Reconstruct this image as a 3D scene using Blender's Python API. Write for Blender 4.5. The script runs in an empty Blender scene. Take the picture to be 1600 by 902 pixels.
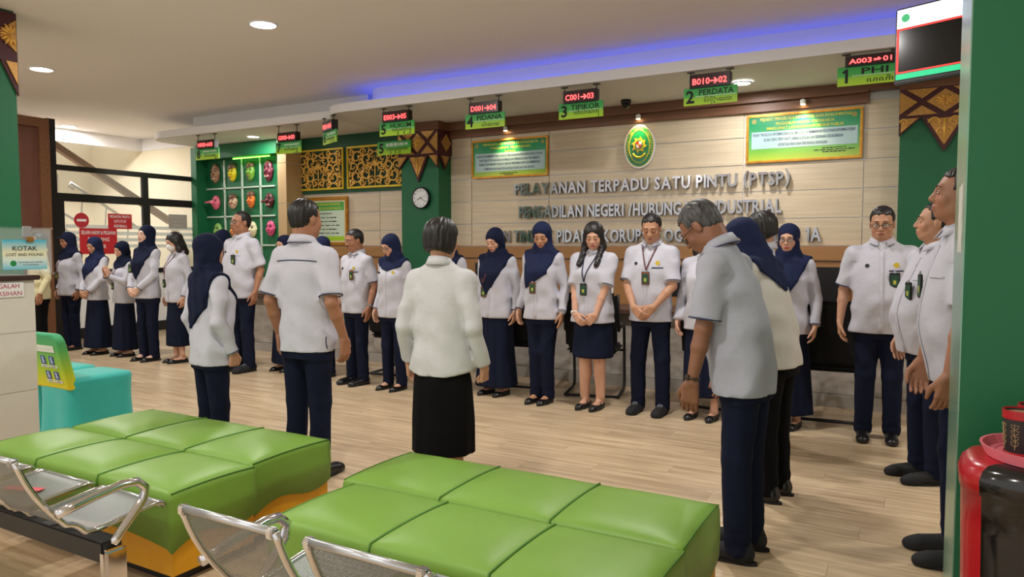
import bpy, bmesh, math, random
import numpy as np
from mathutils import Vector, Matrix
from mathutils.bvhtree import BVHTree
R = math.radians
random.seed(7)
SC = bpy.context.scene
COL = SC.collection

# ------------------------------------------------------------------ camera, world, lights, exposure
cam_d = bpy.data.cameras.new('camera')
cam_d.sensor_width = 36.0
cam_d.lens = 36.0 * 1143.0 / 1600.0
cam_d.clip_start = 0.05
cam = bpy.data.objects.new('camera', cam_d)
cam.location = (0, 0, 1.42)
cam.rotation_euler = (R(90 - 3.3), 0, R(29.3))
COL.objects.link(cam)
SC.camera = cam

world = bpy.data.worlds.new('world')
SC.world = world
world.use_nodes = True
world.node_tree.nodes['Background'].inputs[0].default_value = (1.0, 0.97, 0.94, 1)
world.node_tree.nodes['Background'].inputs[1].default_value = 0.94

SC.view_settings.view_transform = 'Standard'
SC.view_settings.look = 'None'
SC.view_settings.gamma = 1.0
SC.view_settings.use_curve_mapping = False
SC.view_settings.exposure = 0.1

CEIL = 3.5
SOFFIT = 3.17
MAIN_LAMPS = [(-9.08, 4.9), (-5.45, 4.95), (-1.82, 4.95), (1.8, 4.95),
              (-9.08, 1.3), (-5.45, 1.3), (-1.82, 1.3), (-12.95, 7.4),
              (-5.45, -2.2), (-1.82, -2.2)]
SOFFIT_LAMPS = [(-1.73, 8.09), (-9.3, 8.2)]


def lamp_light(name, loc, power, size, color=(1, 0.965, 0.93), spread=180):
    d = bpy.data.lights.new(name, 'AREA')
    d.shape = 'DISK'
    d.size = size
    d.energy = power
    d.color = color
    d.spread = R(spread)
    o = bpy.data.objects.new(name, d)
    o.location = loc
    COL.objects.link(o)
    return o


for (x, y) in MAIN_LAMPS:
    lamp_light('downlight_glow', (x, y, CEIL - 0.03), 46 if y < 6 else 75, 0.2)
for (x, y) in SOFFIT_LAMPS:
    lamp_light('soffit_glow', (x, y, SOFFIT - 0.03), 20, 0.16)
# ------------------------------------------------------------------ materials
def L(c):
    """sRGB 0..255 to linear"""
    out = []
    for v in c:
        v = v / 255.0
        out.append(v / 12.92 if v <= 0.04045 else ((v + 0.055) / 1.055) ** 2.4)
    return tuple(out) + (1.0,)


MATS = {}


def mat(name, col, rough=0.6, metal=0.0, var=0.0, vscale=(8, 8, 8), bump=0.0, bscale=60, emit=0.0, spec=0.5,
        alpha=1.0, trans=0.0, coat=0.0, sheen=0.0, col2=None, rand=0.0):
    if name in MATS:
        return MATS[name]
    m = bpy.data.materials.new(name)
    m.use_nodes = True
    nt = m.node_tree
    b = nt.nodes['Principled BSDF']
    c = L(col)
    b.inputs['Base Color'].default_value = c
    b.inputs['Roughness'].default_value = rough
    b.inputs['Metallic'].default_value = metal
    b.inputs['Specular IOR Level'].default_value = spec
    b.inputs['Alpha'].default_value = alpha
    b.inputs['Transmission Weight'].default_value = trans
    b.inputs['Coat Weight'].default_value = coat
    b.inputs['Sheen Weight'].default_value = sheen
    m.diffuse_color = c
    if emit:
        b.inputs['Emission Color'].default_value = c
        b.inputs['Emission Strength'].default_value = emit
    tc = None
    if var or col2 or bump or rand:
        tc = nt.nodes.new('ShaderNodeTexCoord')
    if var or col2:
        mp = nt.nodes.new('ShaderNodeMapping')
        mp.inputs['Scale'].default_value = vscale
        nt.links.new(tc.outputs['Object'], mp.inputs['Vector'])
        vec = mp.outputs['Vector']
        if rand:
            oi = nt.nodes.new('ShaderNodeObjectInfo')
            mul = nt.nodes.new('ShaderNodeVectorMath'); mul.operation = 'SCALE'
            mul.inputs[0].default_value = (37.0, 91.0, 53.0)
            nt.links.new(oi.outputs['Random'], mul.inputs['Scale'])
            add = nt.nodes.new('ShaderNodeVectorMath'); add.operation = 'ADD'
            nt.links.new(vec, add.inputs[0]); nt.links.new(mul.outputs[0], add.inputs[1])
            vec = add.outputs[0]
        nz = nt.nodes.new('ShaderNodeTexNoise')
        nz.inputs['Scale'].default_value = 1.0
        nz.inputs['Detail'].default_value = 5.0
        nz.inputs['Roughness'].default_value = 0.6
        nt.links.new(vec, nz.inputs['Vector'])
        rp = nt.nodes.new('ShaderNodeValToRGB')
        rp.color_ramp.elements[0].position = 0.3
        rp.color_ramp.elements[1].position = 0.7
        c2 = L(col2) if col2 else c
        rp.color_ramp.elements[0].color = tuple(c[i] * (1 - var) for i in range(3)) + (1,)
        rp.color_ramp.elements[1].color = tuple(min(1, c2[i] * (1 + var)) for i in range(3)) + (1,)
        nt.links.new(nz.outputs['Fac'], rp.inputs['Fac'])
        outc = rp.outputs['Color']
        if rand:
            hv = nt.nodes.new('ShaderNodeHueSaturation')
            mr = nt.nodes.new('ShaderNodeMapRange')
            mr.inputs['To Min'].default_value = 1 - rand
            mr.inputs['To Max'].default_value = 1 + rand
            nt.links.new(oi.outputs['Random'], mr.inputs['Value'])
            nt.links.new(mr.outputs['Result'], hv.inputs['Value'])
            nt.links.new(outc, hv.inputs['Color'])
            outc = hv.outputs['Color']
        nt.links.new(outc, b.inputs['Base Color'])
    if bump:
        nb = nt.nodes.new('ShaderNodeTexNoise')
        nb.inputs['Scale'].default_value = bscale
        nb.inputs['Detail'].default_value = 3.0
        nt.links.new(tc.outputs['Object'], nb.inputs['Vector'])
        bp = nt.nodes.new('ShaderNodeBump')
        bp.inputs['Strength'].default_value = bump
        bp.inputs['Distance'].default_value = 0.01
        nt.links.new(nb.outputs['Fac'], bp.inputs['Height'])
        nt.links.new(bp.outputs['Normal'], b.inputs['Normal'])
    MATS[name] = m
    return m


M_ceil = mat('ceiling_paint', (236, 234, 234), 0.9, bump=0.03, bscale=20)
M_white = mat('white_paint', (232, 232, 232), 0.7)
M_plank = mat('floor_vinyl', (184, 158, 124), 0.30, var=0.10, col2=(214, 192, 160), vscale=(1.6, 26, 10), rand=0.05, spec=0.4)
M_lam = mat('wall_laminate', (208, 190, 162), 0.5, var=0.04, col2=(222, 206, 180), vscale=(1.2, 5, 40), rand=0.02)
M_silver = mat('silver_strip', (226, 228, 232), 0.3, 0.15)
M_brown = mat('brown_wood', (118, 78, 52), 0.45, var=0.12, vscale=(1.5, 20, 20))
M_brown2 = mat('oak_wainscot', (168, 122, 74), 0.5, var=0.10, vscale=(1.5, 20, 30))
M_dark_wood = mat('red_brown_wood', (104, 66, 52), 0.5, var=0.12, vscale=(14, 14, 1.5))
M_colwood = mat('column_laminate', (200, 170, 126), 0.5, var=0.06, vscale=(12, 12, 2))
M_green = mat('green_paint', (10, 100, 60), 0.55, var=0.03, vscale=(3, 3, 3))
M_green_d = mat('dark_green_paint', (10, 78, 48), 0.55)
M_black_al = mat('black_aluminium', (28, 26, 28), 0.4, 0.2)
M_cream = mat('cream_wall', (236, 226, 200), 0.85, var=0.02, vscale=(2, 2, 2))
M_tile = mat('cream_tile', (222, 217, 208), 0.3, var=0.04, vscale=(5, 5, 5), rand=0.02)
M_grout = mat('tile_grout', (176, 170, 160), 0.9)
M_marble = mat('grey_marble', (148, 138, 128), 0.3, var=0.16, col2=(186, 178, 168), vscale=(3, 3, 7), rand=0.03)
M_glass = mat('clear_glass', (235, 245, 245), 0.05, alpha=0.12, spec=0.5)
M_acryl = mat('clear_acrylic', (225, 235, 235), 0.1, alpha=0.1)
M_gold = mat('gold_paint', (232, 180, 84), 0.35, 0.2, var=0.18, vscale=(30, 30, 30))
M_gold_y = mat('yellow_gold', (232, 196, 44), 0.4, 0.2)
M_gold_f = mat('gold_frame', (196, 140, 50), 0.35, 0.6, var=0.2, vscale=(20, 20, 20))
M_maroon = mat('maroon_paint', (70, 20, 28), 0.55)
M_gold_o = mat('ornament_gold', (192, 142, 72), 0.4, 0.35, var=0.2, vscale=(40, 40, 40))
M_chrome = mat('chrome', (215, 215, 218), 0.12, 1.0)
M_letter = mat('polished_letter', (176, 176, 180), 0.13, 1.0)
M_black = mat('black_plastic', (22, 22, 24), 0.45)
M_blackfab = mat('black_mesh_fabric', (16, 16, 18), 0.9)
M_lime = mat('lime_leather', (118, 158, 62), 0.42, var=0.05, vscale=(5, 5, 5), bump=0.05, bscale=220, spec=0.35)
M_lime_pipe = mat('lime_piping', (70, 122, 26), 0.5)
M_yel = mat('mustard_leather', (222, 158, 20), 0.5, var=0.04, vscale=(5, 5, 5), bump=0.05, bscale=200)
M_turq = mat('turquoise_spandex', (44, 176, 166), 0.7, var=0.05, vscale=(6, 6, 6), sheen=0.2)
M_red = mat('red_plastic', (170, 24, 36), 0.25)
M_signred = mat('sign_red', (196, 34, 44), 0.5)
M_pink = mat('pink_plastic', (232, 120, 136), 0.4)
M_txt_dark = mat('print_black', (24, 26, 26), 0.7)
M_txt_white = mat('print_white', (240, 240, 240), 0.7)
M_txt_yel = mat('print_yellow', (232, 224, 70), 0.6)
M_txt_mag = mat('print_magenta', (186, 30, 84), 0.6)
M_txt_navy = mat('print_navy', (40, 50, 96), 0.7)
M_sg = mat('sign_green', (60, 172, 72), 0.5, var=0.06, vscale=(3, 3, 12))
M_sl = mat('sign_lime', (168, 214, 40), 0.5, var=0.06, vscale=(3, 3, 12))
M_led = mat('led_red', (255, 66, 66), 0.5, emit=5.0)
M_ledbox = mat('led_panel', (48, 8, 12), 0.3)
M_lamp = mat('lamp_diffuser', (255, 252, 245), 0.5, emit=14.0)
M_blue = mat('cove_blue_light', (40, 80, 255), 0.5, emit=4.2)
M_steel = mat('brushed_steel', (196, 200, 204), 0.3, 0.9)


def grad_mat(name, stops, axis='Z', rough=0.5):
    """smooth print gradient across a part's own bounds (Generated coordinate)"""
    if name in MATS:
        return MATS[name]
    m = bpy.data.materials.new(name); m.use_nodes = True
    nt = m.node_tree; b = nt.nodes['Principled BSDF']
    tc = nt.nodes.new('ShaderNodeTexCoord'); sp = nt.nodes.new('ShaderNodeSeparateXYZ')
    rp = nt.nodes.new('ShaderNodeValToRGB')
    nt.links.new(tc.outputs['Generated'], sp.inputs[0])
    nt.links.new(sp.outputs[axis], rp.inputs['Fac'])
    el = rp.color_ramp.elements
    while len(el) < len(stops):
        el.new(0.5)
    for e, (p, c) in zip(el, stops):
        e.position = p; e.color = L(c)
    nt.links.new(rp.outputs['Color'], b.inputs['Base Color'])
    b.inputs['Roughness'].default_value = rough
    MATS[name] = m
    return m


def perforated(name, col, sx=150.0):
    """steel sheet with a regular field of punched holes"""
    m = bpy.data.materials.new(name); m.use_nodes = True
    nt = m.node_tree; b = nt.nodes['Principled BSDF']
    b.inputs['Base Color'].default_value = L(col)
    b.inputs['Metallic'].default_value = 0.35
    b.inputs['Roughness'].default_value = 0.38
    tc = nt.nodes.new('ShaderNodeTexCoord')
    uvm = nt.nodes.new('ShaderNodeMapping'); uvm.inputs['Scale'].default_value = (sx, sx, sx)
    nt.links.new(tc.outputs['UV'], uvm.inputs['Vector'])
    fr = nt.nodes.new('ShaderNodeVectorMath'); fr.operation = 'FRACTION'
    nt.links.new(uvm.outputs[0], fr.inputs[0])
    sb = nt.nodes.new('ShaderNodeVectorMath'); sb.operation = 'SUBTRACT'
    sb.inputs[1].default_value = (0.5, 0.5, 0.0)
    nt.links.new(fr.outputs[0], sb.inputs[0])
    ln = nt.nodes.new('ShaderNodeVectorMath'); ln.operation = 'LENGTH'
    nt.links.new(sb.outputs[0], ln.inputs[0])
    gt = nt.nodes.new('ShaderNodeMath'); gt.operation = 'GREATER_THAN'; gt.inputs[1].default_value = 0.25
    nt.links.new(ln.outputs['Value'], gt.inputs[0])
    nt.links.new(gt.outputs[0], b.inputs['Alpha'])
    MATS[name] = m
    return m


M_perf = perforated('perforated_steel', (118, 122, 121))


# ------------------------------------------------------------------ mesh helpers
def tag(o, label=None, cat=None, group=None, kind=None):
    if label: o['label'] = label
    if cat: o['category'] = cat
    if group: o['group'] = group
    if kind: o['kind'] = kind
    return o


def obj(name, me, parent=None, m=None, loc=None, rot=None, smooth=False):
    o = bpy.data.objects.new(name, me)
    COL.objects.link(o)
    if parent is not None:
        o.parent = parent
    if m is not None:
        me.materials.clear(); me.materials.append(m)
    if loc is not None: o.location = loc
    if rot is not None: o.rotation_euler = rot
    if smooth:
        me.polygons.foreach_set('use_smooth', [True] * len(me.polygons))
    return o


def empty(name, loc=(0, 0, 0), rz=0.0):
    o = bpy.data.objects.new(name, None)
    o.location = loc; o.rotation_euler = (0, 0, rz)
    o.empty_display_size = 0.1
    COL.objects.link(o)
    return o


def thing(name, label, cat, loc=(0, 0, 0), rz=0.0, group=None):
    return tag(empty(name, loc, rz), label, cat, group)


class MB:
    def __init__(s):
        s.v = []; s.f = []; s.uv = None

    def add(s, vs, fs):
        n = len(s.v)
        s.v += [tuple(p) for p in vs]
        s.f += [tuple(i + n for i in q) for q in fs]
        return s

    def box(s, x0, x1, y0, y1, z0, z1, mtx=None, bev=0.0):
        if bev > 0:
            return s.bevbox(x0, x1, y0, y1, z0, z1, bev, mtx)
        vs = [(x, y, z) for z in (z0, z1) for (x, y) in ((x0, y0), (x1, y0), (x1, y1), (x0, y1))]
        if mtx is not None: vs = [mtx @ Vector(p) for p in vs]
        return s.add(vs, [(3, 2, 1, 0), (4, 5, 6, 7), (0, 1, 5, 4), (1, 2, 6, 5), (2, 3, 7, 6), (3, 0, 4, 7)])

    def bevbox(s, x0, x1, y0, y1, z0, z1, b, mtx=None):
        bm = bmesh.new()
        bmesh.ops.create_cube(bm, size=1.0)
        for v in bm.verts:
            v.co = ((x0 + x1) / 2 + v.co.x * (x1 - x0), (y0 + y1) / 2 + v.co.y * (y1 - y0), (z0 + z1) / 2 + v.co.z * (z1 - z0))
        bmesh.ops.bevel(bm, geom=bm.edges[:], offset=b, segments=2, affect='EDGES')
        bm.verts.ensure_lookup_table()
        vs = [(mtx @ v.co if mtx is not None else v.co.copy()) for v in bm.verts]
        fs = [[v.index for v in f.verts] for f in bm.faces]
        bm.free()
        return s.add(vs, fs)

    def prism(s, pts, d0, d1, axis='y'):
        """polygon extruded along an axis; pts counter-clockwise in (x,z) for y, (x,y) for z, (y,z) for x"""
        n = len(pts)
        def P(a, b, d):
            return (a, d, b) if axis == 'y' else ((a, b, d) if axis == 'z' else (d, a, b))
        vs = [P(a, b, d0) for a, b in pts] + [P(a, b, d1) for a, b in pts]
        fs = [tuple(range(n)), tuple(range(2 * n - 1, n - 1, -1))]
        fs += [(i, n + i, n + (i + 1) % n, (i + 1) % n) for i in range(n)]
        return s.add(vs, fs)

    def tube(s, pts, r, n=8, closed=False, caps=True, flat=None):
        pts = [Vector(p) for p in pts]
        rs = r if isinstance(r, (list, tuple)) else [r] * len(pts)
        N = len(pts)
        vs = []; ref = None
        for i, p in enumerate(pts):
            if closed:
                t = pts[(i + 1) % N] - pts[i - 1]
            else:
                t = pts[min(i + 1, N - 1)] - pts[max(i - 1, 0)]
            if t.length < 1e-9: t = Vector((0, 0, 1))
            t.normalize()
            if ref is None:
                ref = Vector((0, 0, 1)) if abs(t.z) < 0.9 else Vector((1, 0, 0))
            a = ref - t * ref.dot(t)
            if a.length < 1e-6:
                a = t.orthogonal()
            a.normalize(); b = t.cross(a); ref = a
            for k in range(n):
                th = 2 * math.pi * k / n
                vs.append(p + (a * math.cos(th) + b * math.sin(th)) * rs[i])
        fs = []
        M = N if closed else N - 1
        for i in range(M):
            j = (i + 1) % N
            for k in range(n):
                k2 = (k + 1) % n
                fs.append((i * n + k, i * n + k2, j * n + k2, j * n + k))
        if caps and not closed:
            fs.append(tuple(range(n - 1, -1, -1)))
            fs.append(tuple((N - 1) * n + k for k in range(n)))
        return s.add(vs, fs)

    def lathe(s, prof, n=24, c=(0, 0, 0), axis='z', caps=True):
        vs = []; fs = []
        for (r, h) in prof:
            for k in range(n):
                th = 2 * math.pi * k / n
                a, b = r * math.cos(th), r * math.sin(th)
                p = (a, b, h) if axis == 'z' else ((a, -h, b) if axis == 'y' else (h, a, b))
                vs.append((p[0] + c[0], p[1] + c[1], p[2] + c[2]))
        for i in range(len(prof) - 1):
            for k in range(n):
                k2 = (k + 1) % n
                fs.append((i * n + k, i * n + k2, (i + 1) * n + k2, (i + 1) * n + k))
        if caps:
            fs.append(tuple(range(n - 1, -1, -1)))
            fs.append(tuple((len(prof) - 1) * n + k for k in range(n)))
        return s.add(vs, fs)

    def mesh(s, name='m'):
        me = bpy.data.meshes.new(name)
        me.from_pydata([tuple(p) for p in s.v], [], s.f)
        me.validate()
        bm = bmesh.new(); bm.from_mesh(me)
        bmesh.ops.recalc_face_normals(bm, faces=bm.faces[:])
        bm.to_mesh(me); bm.free()
        me.update()
        return me

    def build(s, name, m, parent=None, smooth=False, loc=None, rot=None):
        return obj(name, s.mesh(name), parent, m, loc, rot, smooth)


_TXT = {}


def text_mesh(body, size=1.0, ext=0.0, bold=0.0, res=2, ax='CENTER', ay='CENTER'):
    key = (body, size, ext, bold, res, ax, ay)
    if key in _TXT:
        return _TXT[key]
    if body == '1':
        pts = [(.16, 0), (.30, 0), (.30, .73), (.19, .73), (.02, .61), (.06, .50), (.16, .56)]
        me = MB().prism(pts, -ext, ext, 'z').mesh('one') if ext else MB().add([(a, b, 0) for a, b in pts], [tuple(range(7))]).mesh('one')
        _TXT[key] = me
        return me
    cu = bpy.data.curves.new('t', 'FONT')
    cu.body = body; cu.size = size; cu.extrude = ext; cu.offset = bold
    cu.resolution_u = res; cu.align_x = ax; cu.align_y = ay
    t = bpy.data.objects.new('t', cu)
    me = bpy.data.meshes.new_from_object(t)
    bpy.data.objects.remove(t); bpy.data.curves.remove(cu)
    _TXT[key] = me
    return me


def text(name, body, m, parent, loc, h, w=None, rot=(math.pi / 2, 0, 0), ext=0.0005, bold=0.0):
    """printed line of text: h = capital height, w = total width (fitted)"""
    me = text_mesh(body, 1.0, 0.0, bold).copy()
    co = np.empty(len(me.vertices) * 3); me.vertices.foreach_get('co', co); co = co.reshape(-1, 3)
    if len(co) == 0:
        return None
    lo, hi = co.min(0), co.max(0)
    sy = h / 0.73
    sx = (w / (hi[0] - lo[0])) if w else sy
    co[:, 0] = (co[:, 0] - (lo[0] + hi[0]) / 2) * sx
    co[:, 1] = (co[:, 1] - (lo[1] + hi[1]) / 2) * sy
    me.vertices.foreach_set('co', co.ravel()); me.update()
    return obj(name, me, parent, m, loc, rot)


def copy_tree(o, parent=None):
    c = o.copy(); COL.objects.link(c); c.parent = parent
    for ch in list(o.children):
        copy_tree(ch, c)
    return c
# ------------------------------------------------------------------ the setting
def struct(name, mb, m, parent=None, smooth=False):
    o = mb.build(name, m, parent, smooth)
    if parent is None:
        tag(o, kind='structure')
    return o


# floor: slab plus planks
floor = struct('floor', MB().box(-16, 5, -4, 12, -0.12, -0.002), M_plank)
tag(floor, 'light oak vinyl plank floor of the service hall')
PL, PW = 1.22, 0.184
slots = []
rows = int((7.0 - 0.35) / PW) + 1
for r in range(rows):
    y = 0.35 + (r + 0.5) * PW
    off = (r * 0.437) % PL
    x = -12.2 + off
    while x < 1.6:
        slots.append((x + PL / 2, y)); x += PL
def in_view(p):
    a = -p[0] * math.sin(R(29.3)) * -1
    dd = (-math.sin(R(29.3))) * p[0] + math.cos(R(29.3)) * p[1]
    lat = math.cos(R(29.3)) * p[0] + math.sin(R(29.3)) * p[1]
    return dd > 1.5 and abs(lat) < dd * 0.78 + 0.6
vis = sorted([p for p in slots if in_view(p)], key=lambda p: p[0] ** 2 + p[1] ** 2)
plank_me = MB().box(-PL / 2 + .0006, PL / 2 - .0006, -PW / 2 + .0006, PW / 2 - .0006, -0.002, 0.001).mesh('plank')
plank_me.materials.append(M_plank)
for i, p in enumerate(vis[:298]):
    o = bpy.data.objects.new('plank', plank_me); COL.objects.link(o)
    o.parent = floor; o.location = (p[0], p[1], 0)
rest = MB()
for p in vis[298:]:
    rest.box(p[0] - PL / 2 + .0006, p[0] + PL / 2 - .0006, p[1] - PW / 2 + .0006, p[1] + PW / 2 - .0006, -0.002, 0.001)
tag(rest.build('far_plank', M_plank, floor), kind='stuff')

ceiling = struct('ceiling', MB().box(-13.4, 5, -4, 9.2, CEIL, CEIL + 0.15), M_ceil)
tag(ceiling, 'plain off-white flat ceiling with round downlights')
struct('trim_1', MB().box(-13.5, -13.3, 2.0, 9.1, 3.27, 3.5).box(-13.3, -11.4, 9.0, 9.15, 3.27, 3.5), M_ceil)

# lowered soffits over the counters, with rounded ends and cove step
def soffit(name, x0, x1, y0, y1, z0, z1, rad, m):
    pts = [(x1, y0), (x1, y1), (x0, y1)]
    for k in range(0, 11):
        t = math.pi + k / 10 * math.pi / 2
        pts.append((x0 + rad + rad * math.cos(t), y0 + rad + rad * math.sin(t)))
    return struct(name, MB().prism(pts, z0, z1, 'z'), m)
soffit('ceiling_soffit_1', -7.15, 4.0, 7.33, 8.86, SOFFIT, SOFFIT + 0.11, 0.5, M_white)
soffit('ceiling_soffit_2', -11.2, -7.1, 7.6, 8.86, SOFFIT - 0.01, SOFFIT + 0.10, 0.45, M_white)
soffit('ceiling_cove_1', -6.6, 4.0, 7.62, 8.86, SOFFIT + 0.11, CEIL, 0.4, M_white)
soffit('ceiling_cove_2', -10.6, -6.7, 7.9, 8.86, SOFFIT + 0.10, CEIL, 0.4, M_white)
# blue led strip lying on the soffit ledge
pts = [(3.9, 7.56), (0, 7.56), (-3, 7.56), (-6.1, 7.56)]
for k in range(1, 9):
    t = -math.pi / 2 - k / 8 * math.pi / 2
    pts.append((-6.2 + 0.46 * math.cos(t), 8.02 + 0.46 * math.sin(t)))
strip = MB().tube([(a, b, SOFFIT + 0.125) for a, b in pts], 0.012, 6).build('led_strip', M_blue)
tag(strip, 'blue glowing light strip along the ceiling cove', 'light strip')

# back wall with laminate panels and silver strips
WY = 8.8
wall = struct('wall_back', MB().box(-11.28, 5, WY + 0.02, WY + 0.2, 0, CEIL), M_silver)
tag(wall, 'light wood laminate back wall with silver joint strips')
ROWS = [1.425, 1.735, 2.05, 2.362, 2.678, 2.99]
SEAMS = [-5.95, -5.592, -4.371, -1.849, -0.583, -0.22]
JT = 0.011
for a, b in zip(SEAMS[:-1], SEAMS[1:]):
    for c, d in zip(ROWS[:-1], ROWS[1:]):
        MB().box(-(b - a) / 2 + JT / 2, (b - a) / 2 - JT / 2, -0.012, 0.012, -(d - c) / 2 + JT / 2, (d - c) / 2 - JT / 2).build(
            'panel', M_lam, wall, loc=((a + b) / 2, WY + 0.012, (c + d) / 2))
for a, b in ((-9.05, -7.25), (-7.25, -6.6)):
    for c, d in ((1.425, 1.66), (1.66, 1.95), (1.95, 2.24), (2.24, 2.36)):
        MB().box(-(b - a) / 2 + JT / 2, (b - a) / 2 - JT / 2, -0.012, 0.012, -(d - c) / 2 + JT / 2, (d - c) / 2 - JT / 2).build(
            'panel', M_lam, wall, loc=((a + b) / 2, WY + 0.012, (c + d) / 2))
struct('trim_2', MB().box(-5.95, -0.2, WY - 0.10, WY + 0.02, 3.07, SOFFIT).box(-5.95, -0.55, WY - 0.06, WY + 0.02, 2.95, 3.07)
       .box(-5.95, -0.55, WY - 0.13, WY - 0.10, 3.05, 3.08), M_brown)
# oak wainscot: cap rail and boards
wains = struct('wall_wainscot', MB().box(-9.05, 1.2, WY - 0.03, WY + 0.02, 0, 1.25), M_brown2)
MB().box(-9.05, 1.2, WY - 0.07, WY + 0.02, 1.26, 1.42, bev=0.008).build('cap_rail', M_brown2, wains)
for k in range(11):
    MB().box(-0.455, 0.455, -0.012, 0.012, -0.56, 0.56).build('panel', M_brown2, wains, loc=(-8.58 + 0.93 * k, WY - 0.042, 0.66))
# cream wall beyond the glass partition, bright stairwell
struct('wall_stairwell', MB().box(-15.2, -15.0, -1, 12, 0, 5), M_cream)
struct('wall_corridor', MB().box(-15.0, -11.28, 9.02, 9.2, 0, 3.5), M_cream)
# right hand side and behind the camera
struct('wall_right', MB().box(4.0, 4.2, -4, 9, 0, CEIL), M_cream)

# green columns with gilded maroon ornament heads
def relief_scroll(mb, cx, cz, s, y, flip=1, turns=1.5, r=0.008):
    pts = []
    for k in range(22):
        t = k / 21
        a = t * turns * 2 * math.pi
        rr = s * (1 - t) ** 1.2
        pts.append((cx + flip * rr * math.cos(a), y, cz + rr * math.sin(a)))
    mb.tube(pts, [r * (1.1 - 0.6 * k / 21) for k in range(22)], 6)


def ornament(parent, x0, x1, y, ztop, band, tip, side=None):
    """maroon head board on a column face with gold lattice diamonds and gold pendants"""
    w = x1 - x0; zb = ztop - band
    cx = (x0 + x1) / 2
    n = max(1, round(w / 0.33))
    base = [(x0, ztop), (x0, zb - tip * 0.45)]
    mb = MB().box(x0, x1, y - 0.03, y, zb, ztop)
    step = w / 2
    tri = [[(x0, zb), (x0, zb - tip * 0.52), (x0 + w * 0.26, zb)],
           [(cx - w * 0.26, zb), (cx, zb - tip), (cx + w * 0.26, zb)],
           [(x1 - w * 0.26, zb), (x1, zb - tip * 0.52), (x1, zb)]]
    for t in tri:
        mb.prism(t, y - 0.03, y, 'y')
    head = mb.build('ornament_head', M_maroon, parent)
    # gold diamonds between the crossing maroon bands
    def dia(c, zc, hw, hh, clip):
        pts = [(c - hw, zc), (c, zc - hh), (c + hw, zc), (c, zc + hh)]
        pts = [(min(max(a, clip[0]), clip[1]), b) for a, b in pts]
        return pts
    hh = band * 0.40; hw = w * 0.20; zc = zb + band / 2
    for c in (x0, cx, x1):
        p = dia(c, zc, hw, hh, (x0 + .004, x1 - .004))
        if c != cx:
            p = [q for i, q in enumerate(p) if i == p.index(q)]
        MB().prism(p, y - 0.045, y - 0.03, 'y').build('gold_diamond', M_gold_o, head)
    for c in (cx - w * 0.25, cx + w * 0.25):
        for sg in (1, -1):
            MB().prism([(c - w * 0.17, zc + sg * band * 0.46), (c, zc + sg * band * 0.12), (c + w * 0.17, zc + sg * band * 0.46)],
                       y - 0.042, y - 0.03, 'y').build('gold_triangle', M_gold_o, head)
    # petals on the centre diamond and scrolls on the pendants
    for (c, z0) in ((cx, zc),):
        pm = MB()
        for k in range(10):
            a = 2 * math.pi * k / 10
            pm.tube([(c + .012 * math.cos(a), y - .047, z0 + .012 * math.sin(a)), (c + hw * .34 * math.cos(a), y - .052, z0 + hh * .34 * math.sin(a)),
                     (c + hw * .58 * math.cos(a), y - .046, z0 + hh * .58 * math.sin(a))], [.006, .013, .004], 6)
        pm.build('gold_rosette', M_gold, head, smooth=True)
    for i, t in enumerate(tri):
        mx = sum(a for a, b in t) / 3; mz = sum(b for a, b in t) / 3
        sh = [(mx + (a - mx) * .74, mz + (b - mz) * .74) for a, b in t]
        g = MB().prism(sh, y - 0.042, y - 0.03, 'y').build('gold_pendant', M_gold_o, head)
    sm = MB()
    for sg in (-1, 1):
        relief_scroll(sm, cx + sg * w * .10, zb - tip * .20, w * .075, y - .045, sg)
        relief_scroll(sm, cx + sg * w * .05, zb - tip * .45, w * .05, y - .045, -sg)
        relief_scroll(sm, cx + sg * w * .44, zb - tip * .15, w * .05, y - .045, sg)
    sm.tube([(cx, y - .045, zb - tip * .1), (cx, y - .05, zb - tip * .4), (cx, y - .045, zb - tip * .8)], [.012, .014, .004], 6)
    sm.build('gold_scrollwork', M_gold, head, smooth=True)
    return head


col1 = struct('column_centre', MB().box(-6.6, -5.95, 8.5, WY + 0.02, 0, SOFFIT), M_green)
tag(col1, 'green column with gilded head carrying the round clock')
ornament(col1, -6.62, -5.93, 8.49, 3.05, 0.34, 0.38)
# the same ornament turned onto the column's side face
side = MB().box(-5.94, -5.92, 8.47, WY - 0.01, 2.71, 3.05)
side.prism([(8.47, 2.71), (8.62, 2.50), (8.77, 2.71)], -5.94, -5.92, 'x')
sh = side.build('ornament_side', M_maroon, col1)
MB().prism([(8.52, 2.88), (8.64, 2.76), (8.76, 2.88), (8.64, 3.0)], -5.92, -5.91, 'x').build('gold_diamond', M_gold_o, sh)
MB().prism([(8.53, 2.69), (8.62, 2.56), (8.71, 2.69)], -5.92, -5.91, 'x').build('gold_pendant', M_gold_o, sh)
struct('trim_3', MB().box(-6.62, -5.93, 8.47, 8.82, 3.05, SOFFIT), M_brown)
col2 = struct('column_right', MB().box(-0.24, 0.75, 8.5, WY + 0.02, 0, SOFFIT), M_green)
tag(col2, 'green column with gilded head at the right end of the laminate wall')
ornament(col2, -0.25, 0.55, 8.49, 3.0, 0.28, 0.36)
struct('trim_4', MB().box(-0.25, 0.76, 8.47, 8.82, 3.0, SOFFIT), M_brown)
col3 = struct('column_left', MB().box(-7.75, -7.1, 3.0, 3.61, 0, CEIL), M_green)
tag(col3, 'green column with gilded head behind the tiled half wall')
ornament(col3, -7.77, -7.08, 2.99, CEIL - 0.02, 0.40, 0.36)
side = MB().box(-7.1, -7.08, 2.97, 3.62, 3.08, CEIL - 0.02)
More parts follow.
